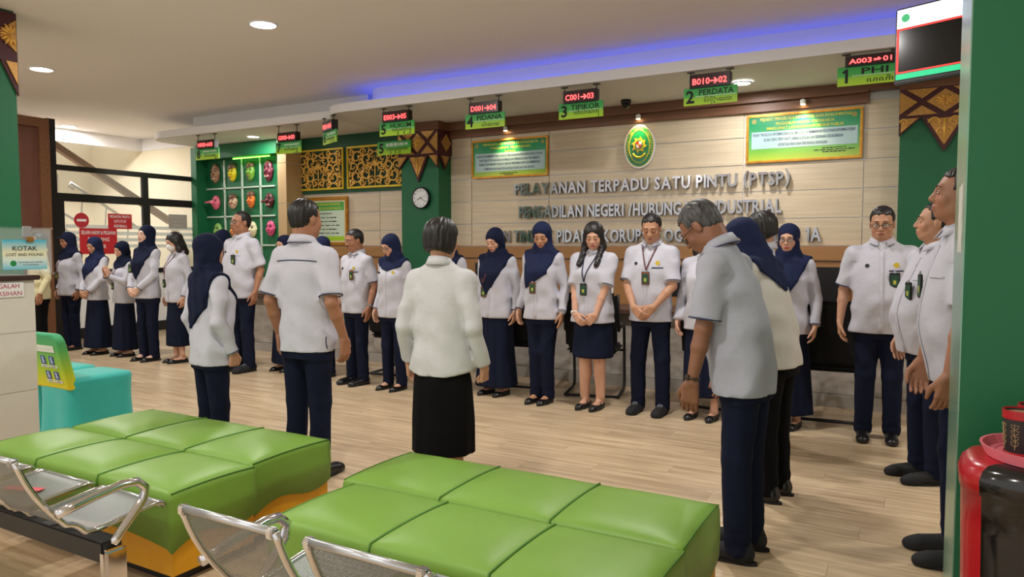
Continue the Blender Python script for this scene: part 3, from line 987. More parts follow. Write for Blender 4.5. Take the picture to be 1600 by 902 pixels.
SIGN_GRAD = grad_mat('sign_gradient', [(0.0, (176, 216, 40)), (0.40, (150, 206, 46)), (0.5, (70, 178, 72)), (1.0, (46, 160, 74))], 'Z', 0.5)
SIGNS = [('1', 'PHI', '\ua9a5\ua9b2\ua9b6', 'A003\u21d201', -0.46, 7.40, 0.54, 2.88),
         ('2', 'PERDATA', '\ua9a5\ua9bc\ua9c2\ua9a2\ua9a0', 'B010\u279402', -1.89, 7.40, 0.53, 2.835),
         ('3', 'TIPIKOR', '\ua9a0\ua9b6\ua9a5\ua9b6\ua98f\ua9ba', 'C001\u279403', -3.294, 7.40, 0.52, 2.815),
         ('4', 'PIDANA', '\ua9a5\ua9b6\ua9a2\ua9a4', 'D001\u279404', -4.514, 7.40, 0.535, 2.805),
         ('5', 'HUKUM', '\ua9b2\ua9b8\ua98f\ua9b8\ua9a9\ua9c0', 'E003\u279405', -5.81, 7.40, 0.545, 2.815),
         ('6', '', '\ua984\ua9a9\ua9b8\ua9a9\ua9c0', 'F006\u279406', -7.01, 7.48, 0.46, 2.805),
         ('7', '', '\ua9b2\ua9b6\ua9a4\ua9b3\ua9c0', 'G000\u279400', -8.03, 7.72, 0.50, 2.76),
         ('8', '', '\ua9a5\ua9bc\ua994\ua9a2\ua9b8', 'H000\u279400', -9.78, 7.72, 0.53, 2.775)]
for (num, word, jav, led, x, y, w, z0) in SIGNS:
    desc = {'1': 'reading PHI beside the television', '2': 'reading PERDATA', '3': 'reading TIPIKOR', '4': 'reading PIDANA', '5': 'reading HUKUM',
            '6': 'turned sideways at the soffit end', '7': 'above the wood pier', '8': 'above the mask niche'}[num]
    t = thing('number_sign', 'green hanging number %s counter sign %s with red led display' % (num, desc), 'sign', (x, y, 0), 0, 'hanging counter number signs')
    bh = 0.17
    board = MB().box(-w / 2, w / 2, -0.008, 0.008, -bh / 2, bh / 2).build('sign_board', SIGN_GRAD, t, loc=(0, 0, z0 + bh / 2))
    text('sign_number', num, M_txt_dark, board, (-w / 2 + 0.065, -0.0095, 0.0), 0.125, None, bold=0.03)
    if num == '6': t.rotation_euler = (0, 0, R(-25))
    ww = min(0.36, 0.056 * len(word) + 0.06)
    if not word:
        print_bars('sign_word', M_shelf, board, (0.07, -0.0095, 0.04), w * 0.6, 0.03, 6, int(num))
    else:
        text('sign_word', word, M_txt_dark, board, (w / 2 - 0.025 - 0.18 - (0.36 - ww) * 0.2, -0.0095, 0.036), 0.058, ww * 0.95, bold=0.018)
    text('sign_script', jav, M_txt_dark, board, (w / 2 - 0.19, -0.0095, -0.042), 0.045, 0.12 + 0.03 * len(jav))
    MB().box(-w / 2 + 0.12, w / 2 - 0.01, -0.0095, -0.008, -0.003, 0.001).build('divider_line', M_txt_white, board)
    lw = w * 0.76
    lx = 0.0
    zt = SOFFIT - 0.01
    zb = z0 + bh - 0.005
    hh = min(0.135, zt - zb - 0.02)
    box = MB().box(-lw / 2, lw / 2, -0.025, 0.06, -hh / 2, hh / 2, bev=0.004).build('led_display', M_black, t, loc=(lx, -0.012, zb + hh / 2))
    MB().box(-lw / 2 + .008, lw / 2 - .008, -0.0275, -0.025, -hh / 2 + .008, hh / 2 - .008).build('led_face', M_ledbox, box)
    led_text(led, M_led, box, (0, -0.0295, -hh * 0.06), hh * 0.46, lw * 0.84)
    for sx in (-1, 1):
        br = MB().tube([(sx * lw * 0.48, -0.012, zb + hh - .01), (sx * lw * 0.48, -0.012, zt)], 0.006, 6).build('hanger_rod', M_black, t)
        MB().box(sx * lw * 0.48 - 0.035, sx * lw * 0.48 + 0.035, -0.03, 0.006, zt - 0.008, zt + (0.0 if x > -7.1 else 0.0)).build('hanger_plate', M_black, br)
t = thing('number_sign', 'green number five sign without display, on green clock column head', 'sign', (-6.65, 8.40, 0))
board = MB().box(-0.30, 0.30, -0.008, 0.008, -0.095, 0.095).build('sign_board', SIGN_GRAD, t, loc=(0, 0, 2.83))
text('sign_number', '5', M_txt_dark, board, (-0.225, -0.0095, 0), 0.14, None, bold=0.03)
print_bars('sign_word', M_shelf, board, (0.06, -0.0095, 0.045), 0.40, 0.05, 6, 5)
text('sign_script', '\ua9b2\ua9b8\ua98f\ua9b8\ua9a9\ua9c0\ua9a5\ua9a4', M_txt_dark, board, (0.06, -0.0095, -0.045), 0.045, 0.38)
MB().tube([(-0.2, 0.0, 2.9), (-0.2, 0.0, SOFFIT - 0.01)], 0.004, 6).build('hanger_rod', M_black, t)
MB().tube([(0.2, 0.0, 2.9), (0.2, 0.0, SOFFIT - 0.01)], 0.004, 6).build('hanger_rod', M_black, t)

# ------------------------------------------------------------------ framed plaques
def frame(parent, w, h, fw, m, depth=0.03):
    for (a, b, c, d) in ((-w / 2, w / 2, h / 2 - fw, h / 2), (-w / 2, w / 2, -h / 2, -h / 2 + fw), (-w / 2, -w / 2 + fw, -h / 2 + fw, h / 2 - fw), (w / 2 - fw, w / 2, -h / 2 + fw, h / 2 - fw)):
        MB().box(a, b, -depth, 0, c, d, bev=min(fw, depth) * 0.25).build('frame_rail', m, parent)

PLQ = grad_mat('plaque_print', [(0, (176, 196, 56)), (0.22, (120, 184, 70)), (0.45, (90, 170, 110)), (0.8, (24, 150, 96)), (1, (20, 132, 84))], 'Z', 0.25)
M_pale = mat('pale_blue_print', (176, 206, 208), 0.3)
def plaque(label, cx, w, zc, h, heads, body, foot):
    t = thing('framed_plaque', label, 'plaque', (cx, WY - 0.005, zc), 0, 'framed service pledge plaques')
    frame(t, w, h, 0.028, M_gold_f)
    pr = MB().box(-w / 2 + .02, w / 2 - .02, -0.014, -0.002, -h / 2 + .02, h / 2 - .02).build('print', PLQ, t)
    z = h / 2 - 0.065
    for s_, hh, ww in heads:
        text('heading', s_, M_txt_yel, pr, (0.02, -0.0155, z), hh, ww * w, bold=0.008); z -= hh * 1.55
    bz1 = z + 0.018; bz0 = bz1 - len(body) * 0.058 - 0.02
    MB().box(-w / 2 + .06, w / 2 - .05, -0.0155, -0.014, bz0, bz1).build('text_panel', M_pale, pr)
    z = bz1 - 0.04
    for s_, ww in body:
        text('body_line', s_, M_txt_navy, pr, (0, -0.0165, z), 0.034, ww * w, bold=0.01); z -= 0.058
    z = bz0 - 0.028
    for s_, hh, ww, xx in foot:
        print_bars('foot_line', M_txt_dark, pr, (xx * w, -0.0155, z), ww * w, hh, 6, int(z * 999)); z -= hh * 1.9
    for sx in (-1, 1):
        MB().lathe([(0.001, -.001), (0.028, -.001), (0.028, .001), (0.001, .001)], 20, (sx * (w / 2 - .085), -0.0155, h / 2 - .075), 'y').build('round_emblem', mat('emblem_dull', (150, 150, 70), 0.4), pr)
    return t
plaque('gold framed green service pledge plaque left of the oval court emblem', -4.975, 1.20, 2.628, 0.53,
       [('PENGADILAN NEGERI YOGYAKARTA', 0.034, 0.72), ('MAKLUMAT PELAYANAN', 0.034, 0.52), ('NOMOR', 0.022, 0.14)],
       [('DENGAN INI KAMI MENYATAKAN SANGGUP MELAKSANAKAN PELAYANAN SESUAI STANDAR', 0.86), ('YANG TELAH DITETAPKAN DAN AKAN MELAKUKAN PERBAIKAN SECARA TERUS MENERUS,', 0.80),
        ('APABILA TIDAK MENEPATI JANJI INI, KAMI SIAP MENERIMA SANKSI DAN MEMBERIKAN', 0.80), ('KOMPENSASI PELAYANAN SESUAI DENGAN KETENTUAN YANG BERLAKU', 0.66)],
       [('Yogyakarta, Januari 2023', 0.012, 0.24, 0.0), ('Ketua, S.H.', 0.012, 0.12, 0.0)])
plaque('gold framed green information pledge plaque right of the oval court emblem', -1.21, 1.22, 2.648, 0.55,
       [('PEJABAT PENGELOLA INFORMASI DAN DOKUMENTASI', 0.032, 0.78), ('PENGADILAN NEGERI YOGYAKARTA', 0.032, 0.50), ('MAKLUMAT LAYANAN INFORMASI PUBLIK', 0.032, 0.66)],
       [('PEJABAT PENGELOLA INFORMASI DAN DOKUMENTASI SIAP MEMBERIKAN PELAYANAN INFORMASI PUBLIK', 0.88), ('SECARA CEPAT, TEPAT WAKTU, BERBIAYA RINGAN DAN SEDERHANA SESUAI DENGAN', 0.68), ('KETENTUAN PERATURAN PERUNDANG-UNDANGAN', 0.42)],
       [('Yogyakarta, Januari 2023', 0.011, 0.20, 0.27), ('Pejabat Pengelola Informasi dan Dokumentasi', 0.011, 0.34, 0.27), ('Pengadilan Negeri Yogyakarta', 0.011, 0.20, 0.27)])
# gold framed notice below the carvings, behind the man with his back turned
t = thing('framed_notice', 'gold framed green and white notice below the gold carvings', 'picture frame', (-8.46, WY - 0.005, 1.82))
frame(t, 1.18, 0.77, 0.05, M_gold_f, 0.04)
frame_in = MB().box(-0.545, 0.545, -0.012, -0.002, -0.34, 0.34).build('mount', mat('cream_mount', (226, 214, 170), 0.5), t)
MB().box(-0.50, 0.50, -0.014, -0.012, 0.17, 0.30).build('heading_band', mat('notice_green', (70, 168, 80), 0.5), frame_in)
MB().box(-0.50, 0.50, -0.014, -0.012, -0.24, 0.17).build('text_panel', mat('notice_pale', (206, 226, 204), 0.5), frame_in)
MB().box(-0.50, 0.50, -0.014, -0.012, -0.31, -0.24).build('foot_band', M_sl, frame_in)
text('heading', 'PENGADILAN NEGERI, HUBUNGAN INDUSTRIAL', M_txt_yel, frame_in, (0, -0.0155, 0.265), 0.035, 0.86, bold=.01)
text('heading', 'TINDAK PIDANA KORUPSI YOGYAKARTA KELAS IA', M_txt_yel, frame_in, (0, -0.0155, 0.205), 0.035, 0.92, bold=.01)
for k, (s_, w_) in enumerate((('', .5), ('', .7), ('', .72), ('', .84), ('', .74), ('', .82))):
    print_bars('body_line', M_txt_dark, frame_in, (0, -0.0155, 0.12 - 0.062 * k), w_, 0.016, 8, k)

# ------------------------------------------------------------------ oval emblem
em = thing('oval_emblem', 'oval green and gold court emblem with shield on laminate wall', 'emblem', (-3.10, WY - 0.004, 2.655))
def oval(a, b, y0, y1, n=48, cz=0.0):
    return MB().prism([(a * math.cos(2 * math.pi * k / n), cz + b * math.sin(2 * math.pi * k / n)) for k in range(n)], y0, y1, 'y')
M_eg = mat('emblem_green_deep', (16, 122, 66), 0.3); M_ey = mat('emblem_yellow', (232, 206, 40), 0.4)
oval(0.197, 0.268, -0.05, 0).build('rim', M_silver, em)
oval(0.183, 0.252, -0.054, -0.05).build('yellow_oval', M_ey, em)
oval(0.176, 0.245, -0.056, -0.054).build('green_oval', M_eg, em)
def ring_ell(a, b, y, w, n=48):
    return MB().tube([(a * math.cos(2 * math.pi * k / n), y, b * math.sin(2 * math.pi * k / n)) for k in range(n)], w, 6, closed=True)
ring_ell(0.132, 0.20, -0.057, 0.004).build('inner_ring', M_ey, em)
for k in range(8):
    a = 2 * math.pi * k / 8
    c, s = math.cos(a), math.sin(a)
    pts = [(-0.028, 0.045), (0.030, 0.045), (0.034, 0.075), (0.010, 0.105), (0.012, 0.08), (-0.02, 0.07)]
    MB().prism([(p * c - q * s, p * s + q * c + 0.02) for p, q in pts], -0.062, -0.056, 'y').build('flame_petal', M_ey, em)
oval(0.058, 0.066, -0.066, -0.060, cz=0.02).build('petal_disc', M_ey, em)
oval(0.05, 0.058, -0.068, -0.066, cz=0.02).build('shield_ground', M_eg, em)
M_sw = mat('shield_white', (236, 230, 224), 0.4); M_sr = mat('shield_red', (196, 60, 44), 0.4)
for (p, m) in (([(-.038, .02), (0, .02), (0, .062), (-.038, .062)], M_sr), ([(0, .02), (.038, .02), (.038, .062), (0, .062)], M_sw),
               ([(-.038, .02), (-.03, -.008), (0, -.028), (0, .02)], M_sw), ([(0, .02), (0, -.028), (.03, -.008), (.038, .02)], M_sr)):
    MB().prism(p, -0.071, -0.068, 'y').build('shield_quarter', m, em)
MB().prism([(-.012, .012), (.012, .012), (.012, .03), (-.012, .03)], -0.073, -0.071, 'y').build('shield_star', mat('shield_gold', (210, 150, 40), 0.4), em)
word = 'PENGADILAN NEGERI YOGYAKARTA'
for i, ch in enumerate(word):
    if ch == ' ': continue
    a = R(205 - 230 * i / (len(word) - 1))
    x, z = 0.154 * math.cos(a), 0.222 * math.sin(a)
    rot = math.atan2(z / 0.222 ** 2, x / 0.154 ** 2) - math.pi / 2
    text('rim_letter', ch, M_ey, em, (x, -0.0575, z), 0.024, None, rot=(math.pi / 2, -rot, 0))
pts = [(0.09 * math.sin(R(a)), -0.058, -0.02 - 0.10 * math.cos(R(a)) - 0.015) for a in range(-60, 61, 10)]
MB().tube(pts, 0.012, 6).build('ribbon', M_ey, em, smooth=True)
for i, ch in enumerate('YOGYAKARTA'):
    a = R(-50 + 100 * i / 9)
    text('ribbon_letter', ch, M_eg, em, (0.09 * math.sin(a), -0.0712, -0.035 - 0.10 * math.cos(a)), 0.013, None, rot=(math.pi / 2, -a, 0))

# wall washer spots above plaques and emblem
for i, (x, lab) in enumerate(((-4.98, 'small warm spotlight above the left wall plaque'), (-3.10, 'small warm spotlight above the oval emblem'), (-1.20, 'small warm spotlight above the right wall plaque'))):
    t = thing('wall_spotlight', lab, 'spotlight', (x, WY - 0.105, 2.985), 0, 'warm wall spotlights')
    MB().lathe([(0.028, 0.0), (0.032, 0.015), (0.03, 0.05), (0.012, 0.055)], 16).build('housing', M_white, t)
    MB().lathe([(0.001, -0.004), (0.024, -0.004), (0.026, 0.001), (0.001, 0.001)], 16).build('lens', mat('warm_lens', (255, 222, 150), 0.4, emit=30), t)
    d = bpy.data.lights.new('wall_spot_glow', 'SPOT'); d.energy = 26; d.color = (1, 0.78, 0.45); d.spot_size = R(95); d.spot_blend = 0.8; d.shadow_soft_size = 0.03
    o = bpy.data.objects.new('wall_spot_glow', d); COL.objects.link(o); o.location = (x, WY - 0.105, 2.965); o.rotation_euler = (R(-14) * -1, 0, 0)
    MB().tube([(0, 0, 0.05), (0, 0.03, 0.06)], 0.012, 8).build('bracket', M_white, t)

# ------------------------------------------------------------------ chrome lettering on the wall
def lettering(label, s, x0, x1, z, h):
    t = thing('wall_lettering', label, 'lettering', (x0, WY - 0.002, z), 0, 'chrome wall letter lines')
    adv = []
    x = 0.0
    glyphs = []
    for ch in s:
        if ch == ' ':
            x += 0.36; continue
        me = text_mesh(ch, 1.0, 0.028 / (h / 0.73), 0.026)
        co = np.empty(len(me.vertices) * 3); me.vertices.foreach_get('co', co); co = co.reshape(-1, 3)
        lo, hi = co[:, 0].min(), co[:, 0].max()
        glyphs.append((ch, me, x - lo)); x += hi - lo + 0.085
    x -= 0.085
    sx = (x1 - x0) / x; sy = h / 0.73
    cache = {}
    for ch, me, gx in glyphs:
        if ch not in cache:
            m2 = me.copy()
            co = np.empty(len(m2.vertices) * 3); m2.vertices.foreach_get('co', co); co = co.reshape(-1, 3)
            cy = 0.0
            base = -0.365 if ch not in '()/' else (co[:, 1].min() + co[:, 1].max()) / 2 - 0.365 - 0.0
            zmid = (co[:, 1].min() + co[:, 1].max()) / 2
            out = np.stack([co[:, 0] * sx, -co[:, 2] * (h / 0.73), (co[:, 1] - zmid) * sy], 1)
            out[:, 1] -= 0.03
            m2.vertices.foreach_set('co', out.ravel()); m2.update()
            m2.materials.clear(); m2.materials.append(M_letter)
            cache[ch] = m2
        o = bpy.data.objects.new('letter', cache[ch]); COL.objects.link(o)
        o.parent = t; o.location = (gx * sx, 0, 0)
    return t
lettering('upper chrome letter line reading PELAYANAN TERPADU SATU PINTU (PTSP)', 'PELAYANAN TERPADU SATU PINTU (PTSP)', -4.868, -1.33, 2.192, 0.152)
lettering('middle chrome letter line reading PENGADILAN NEGERI /HUBUNGAN INDUSTRIAL', 'PENGADILAN NEGERI /HUBUNGAN INDUSTRIAL', -4.80, -1.41, 1.88, 0.158)
lettering('lower chrome letter line, partly hidden by heads, ending in 1A', 'DAN TINDAK PIDANA KORUPSI YOGYAKARTA KELAS 1A', -5.28, -0.99, 1.555, 0.16)

# ------------------------------------------------------------------ clock
ck = thing('wall_clock', 'round white wall clock with black rim on green column', 'clock', (-6.23, 8.49, 2.105))
MB().lathe([(0.11, 0), (0.152, 0.0), (0.155, 0.02), (0.152, 0.045), (0.138, 0.05), (0.135, 0.03)], 40, axis='y').build('rim', M_black, ck, smooth=True)
face = MB().lathe([(0.001, 0.028), (0.138, 0.028), (0.138, 0.034), (0.001, 0.034)], 40, axis='y').build('face', mat('clock_face', (238, 240, 240), 0.4), ck)
for k in range(1, 13):
    a = R(90 - 30 * k)
    text('numeral', str(k), M_txt_dark, face, (0.108 * math.cos(a), -0.036, 0.108 * math.sin(a)), 0.026, None, bold=.01)
def hand(nm, deg, ln, w):
    a = R(deg)
    MB().box(-w / 2, w / 2, -0.0388, -0.037, -0.02, ln).build(nm, M_black, face, rot=(0, a, 0))
hand('hour_hand', 248, 0.07, 0.008); hand('minute_hand', 123, 0.10, 0.006); hand('second_hand', 70, 0.10, 0.0025)

# ------------------------------------------------------------------ gold carved panels
def carved_panel(label, cx, w, zc, h):
    t = thing('carved_panel', label, 'carving', (cx, WY - 0.02, zc), 0, 'gold carved panels')
    frame(t, w, h, 0.03, M_gold_y, 0.035)
    MB().box(-w / 2 + .02, w / 2 - .02, -0.008, 0, -h / 2 + .02, h / 2 - .02).build('backing', mat('carving_back', (14, 62, 40), 0.6), t)
    rnd = random.Random(3)
    def scroll(cx_, cz_, s, ang, flip, turns=1.35, r=0.013):
        pts = []; rs = []
        for k in range(20):
            q = k / 19
            a = ang + flip * q * turns * 2 * math.pi
            rr = s * (1 - q * 0.86)
            pts.append((cx_ + rr * math.cos(a), -0.018 - 0.012 * math.sin(q * math.pi), cz_ + rr * math.sin(a)))
            rs.append(r * (0.7 + 0.5 * math.sin(q * math.pi)) * (1 if k < 17 else 1.3))
        return pts, rs
    W, Hh = w / 2, h / 2
    for sx in (-1, 1):
        for (ux, uz, s, ang, fl) in ((0.30, 0.42, 0.115, 200, 1), (0.68, 0.52, 0.125, 250, -1), (0.30, -0.40, 0.12, 160, -1), (0.70, -0.48, 0.13, 110, 1), (0.50, 0.02, 0.11, 180, 1),
                                     (0.82, 0.02, 0.085, 270, -1), (0.14, 0.72, 0.07, 220, 1), (0.14, -0.74, 0.07, 140, -1), (0.47, 0.80, 0.06, 200, -1), (0.47, -0.82, 0.06, 160, 1), (0.86, 0.82, 0.055, 225, 1), (0.87, -0.84, 0.055, 135, -1),
                                     (0.22, 0.05, 0.075, 0, -1), (0.52, 0.46, 0.06, 300, 1), (0.52, -0.42, 0.06, 60, -1), (0.92, 0.40, 0.05, 90, 1), (0.92, -0.40, 0.05, 270, -1)):
            pts, rs = scroll(ux * W * 0.92, uz * Hh * 0.88, s, R(ang), fl)
            pts = [(sx * a, b, c) for a, b, c in pts]
            sc = MB().tube(pts, rs, 6)
            # leaf lobes growing off the scroll
            for k in (3, 7, 11):
                p = Vector(pts[k]); q = Vector(pts[k + 1])
                d = (q - p).normalized(); nrm = Vector((-d.z, 0, d.x))
                c0 = Vector((sx * ux * W * 0.92, p.y, uz * Hh * 0.88))
                if nrm.dot(p - c0) < 0: nrm = -nrm
                sc.tube([p, p + nrm * 0.028 + d * 0.012, p + nrm * 0.04 + d * 0.035], [0.010, 0.012, 0.003], 5)
            sc.build('scroll', M_gold, t, smooth=True)
    fl = MB()
    for k in range(5):
        a = R(90 + (k - 2) * 32)
        fl.tube([(0, -0.02, 0.0), (0.05 * math.cos(a), -0.032, 0.06 * math.sin(a)), (0.085 * math.cos(a), -0.022, 0.16 * math.sin(a))], [0.012, 0.017, 0.004], 6)
    fl.tube([(0, -0.02, 0.05), (0, -0.025, -0.1), (0, -0.02, -Hh * 0.9)], [0.013, 0.012, 0.01], 6)
    fl.build('centre_flower', M_gold, t, smooth=True)
    return t
carved_panel('gold carved scrollwork panel with yellow frame beside the wood pier', -8.46, 1.05, 2.64, 0.65)
carved_panel('gold carved scrollwork panel with yellow frame partly behind the clock column', -7.30, 1.13, 2.64, 0.65)
# ------------------------------------------------------------------ signed distance modelling
def smin(a, b, k):
    if k <= 0: return np.minimum(a, b)
    h = np.maximum(k - np.abs(a - b), 0) / k
    return np.minimum(a, b) - h * h * k * 0.25


class Sdf:
    """list of implicit shapes blended into one surface"""
    def __init__(s): s.ops = []

    def _add(s, fn, lo, hi, k, op): s.ops.append((fn, np.array(lo, float), np.array(hi, float), k, op)); return s

    def cone(s, a, b, ra, rb, k=0.01, op='u', T=None):
        a = np.array(a, float); b = np.array(b, float)
        if T is not None:
            a = T[0] @ a + T[1]; b = T[0] @ b + T[1]
        ab = b - a; L2 = max(float(ab @ ab), 1e-12)
        def fn(P):
            t = np.clip(((P - a) @ ab.astype(np.float32)) / L2, 0, 1)
            d = P - a - t[..., None] * ab
            return np.sqrt((d * d).sum(-1)) - (ra + (rb - ra) * t)
        r = max(ra, rb)
        return s._add(fn, np.minimum(a, b) - r, np.maximum(a, b) + r, k, op)

    def ell(s, c, r, k=0.01, op='u', T=None, p=2.0):
        c = np.array(c, float); r = np.array(r, float)
        Rm = np.eye(3) if T is None else T[0]
        cc = c if T is None else T[0] @ c + T[1]
        def fn(P):
            q = (P - cc) @ Rm / r
            if p == 2.0:
                n = np.sqrt((q * q).sum(-1))
                g = np.sqrt(((q / r) ** 2).sum(-1)) + 1e-9
                return n * (n - 1) / g
            n = (np.abs(q) ** p).sum(-1) ** (1 / p)
            return (n - 1) * r.min()
        ext = np.sqrt(((Rm * r) ** 2).sum(1))
        return s._add(fn, cc - ext, cc + ext, k, op)

    def loft(s, lev, k=0.01, op='u', p=2.3, wrinkle=None, cutlo=None):
        """levels (z, cx, cy, rx, ry) interpolated smoothly"""
        A = np.array(lev, float)
        def at(z):
            return [np.interp(z, A[:, 0], A[:, i]) for i in range(1, 5)]
        zs = np.linspace(A[0, 0], A[-1, 0], 60)
        G = np.stack(at(zs), 1)
        for _ in range(6):
            G[1:-1] = (G[:-2] + 2 * G[1:-1] + G[2:]) / 4
        def fn(P):
            z = P[..., 2]
            cx, cy, rx, ry = [np.interp(z, zs, G[:, i]).astype(np.float32) for i in range(4)]
            qx = np.abs(P[..., 0] - cx) / rx; qy = np.abs(P[..., 1] - cy) / ry
            n = (qx ** p + qy ** p) ** (1 / p)
            d = (n - 1) * np.minimum(rx, ry)
            if wrinkle is not None: d = d + wrinkle(P, cx, cy)
            return np.maximum(d, np.maximum(A[0, 0] - z, z - A[-1, 0]))
        lo = (float((A[:, 1] - A[:, 3]).min()) - .02, float((A[:, 2] - A[:, 4]).min()) - .02, A[0, 0])
        hi = (float((A[:, 1] + A[:, 3]).max()) + .02, float((A[:, 2] + A[:, 4]).max()) + .02, A[-1, 0])
        return s._add(fn, lo, hi, k, op)

    def fn(s, f, lo, hi, k=0.0, op='u'): return s._add(f, lo, hi, k, op)

    def evaluate(s, P):
        D = np.full(P.shape[:-1], 1.0, np.float32)
        for fn, lo, hi, k, op in s.ops:
            d = fn(P).astype(np.float32)
            D = comb(D, d, k, op)
        return D

    def mesh(s, res, lo=None, hi=None):
        us = [o for o in s.ops if o[4] == 'u']
        if lo is None: lo = np.min([o[1] for o in us], 0) - 3 * res
        if hi is None: hi = np.max([o[2] for o in us], 0) + 3 * res
        lo = np.array(lo, float); hi = np.array(hi, float)
        n = np.ceil((hi - lo) / res).astype(int) + 1
        ax = [(lo[i] + res * np.arange(n[i])).astype(np.float32) for i in range(3)]
        D = np.full(tuple(n), 1.0, np.float32)
        for fn, a, b, k, op in s.ops:
            pad = k + 3 * res
            i0 = np.clip(np.floor((a - pad - lo) / res).astype(int), 0, n)
            i1 = np.clip(np.ceil((b + pad - lo) / res).astype(int) + 1, 0, n)
            if (i1 - i0).min() <= 0: continue
            sl = tuple(slice(i0[i], i1[i]) for i in range(3))
            P = np.stack(np.meshgrid(ax[0][sl[0]], ax[1][sl[1]], ax[2][sl[2]], indexing='ij'), -1)
            D[sl] = comb(D[sl], fn(P).astype(np.float32), k, op)
        return nets(D, lo, res)


def comb(D, d, k, op):
    if op == 'u': return smin(D, d, k)
    if op == 's': return -smin(-D, d, k)
    if op == 'i': return -smin(-D, -d, k)
    return D


def nets(D, lo, res):
    S = D < 0
    n = D.shape
    c = np.zeros((n[0] - 1, n[1] - 1, n[2] - 1), np.uint8)
    for dx in (0, 1):
        for dy in (0, 1):
            for dz in (0, 1):
                c += S[dx:n[0] - 1 + dx, dy:n[1] - 1 + dy, dz:n[2] - 1 + dz]
    act = (c > 0) & (c < 8)
    I = np.argwhere(act)
    if len(I) == 0: return np.zeros((0, 3)), np.zeros((0, 4), int)
    idx = np.full(act.shape, -1, np.int32); idx[act] = np.arange(len(I))
    acc = np.zeros((len(I), 3), np.float64); cnt = np.zeros(len(I))
    corner = [(0, 0, 0), (1, 0, 0), (0, 1, 0), (1, 1, 0), (0, 0, 1), (1, 0, 1), (0, 1, 1), (1, 1, 1)]
    V = [D[I[:, 0] + a, I[:, 1] + b, I[:, 2] + g] for a, b, g in corner]
    for a in range(8):
        for b in range(a + 1, 8):
            df = [corner[b][i] - corner[a][i] for i in range(3)]
            if sum(abs(q) for q in df) != 1: continue
            m = (V[a] < 0) != (V[b] < 0)
            t = np.zeros(len(I)); t[m] = V[a][m] / (V[a][m] - V[b][m])
            for i in range(3):
                acc[:, i] += np.where(m, corner[a][i] + t * df[i], 0)
            cnt += m
    verts = (acc / np.maximum(cnt, 1)[:, None] + I) * res + lo
    quads = []
    for axis in range(3):
        sl0 = [slice(None)] * 3; sl1 = [slice(None)] * 3
        sl0[axis] = slice(0, -1); sl1[axis] = slice(1, None)
        ch = S[tuple(sl0)] != S[tuple(sl1)]
        E = np.argwhere(ch)
        u, v = [(1, 2), (2, 0), (0, 1)][axis]
        ok = (E[:, u] > 0) & (E[:, v] > 0) & (E[:, u] < n[u] - 1) & (E[:, v] < n[v] - 1)
        E = E[ok]
        if len(E) == 0: continue
        def cell(du, dv):
            q = E.copy(); q[:, u] += du; q[:, v] += dv
            return idx[q[:, 0], q[:, 1], q[:, 2]]
        q = np.stack([cell(-1, -1), cell(0, -1), cell(0, 0), cell(-1, 0)], 1)
        inside = S[tuple(E.T)]
        q[~inside] = q[~inside][:, ::-1]
        quads.append(q)
    return verts, np.concatenate(quads)


def np_mesh(name, v, f):
    me = bpy.data.meshes.new(name)
    nv, nf = len(v), len(f)
    me.vertices.add(nv); me.vertices.foreach_set('co', np.asarray(v, np.float32).ravel())
    me.loops.add(nf * 4); me.loops.foreach_set('vertex_index', np.asarray(f, np.int32).ravel())
    me.polygons.add(nf); me.polygons.foreach_set('loop_start', np.arange(nf, dtype=np.int32) * 4)
    me.polygons.foreach_set('use_smooth', np.ones(nf, bool))
    me.update(calc_edges=True)
    return me


def sdf_obj(name, sdf, res, m, parent=None, loc=None, rot=None):
    v, f = sdf.mesh(res)
    return obj(name, np_mesh(name, v, f), parent, m, loc, rot)


def rotm(yaw=0.0, pitch=0.0, roll=0.0):
    """yaw about z (+ = to the person's left), pitch about x (+ = look down), roll about y"""
    return np.array(Matrix.Rotation(R(yaw), 3, 'Z') @ Matrix.Rotation(R(-pitch), 3, 'X') @ Matrix.Rotation(R(roll), 3, 'Y'))


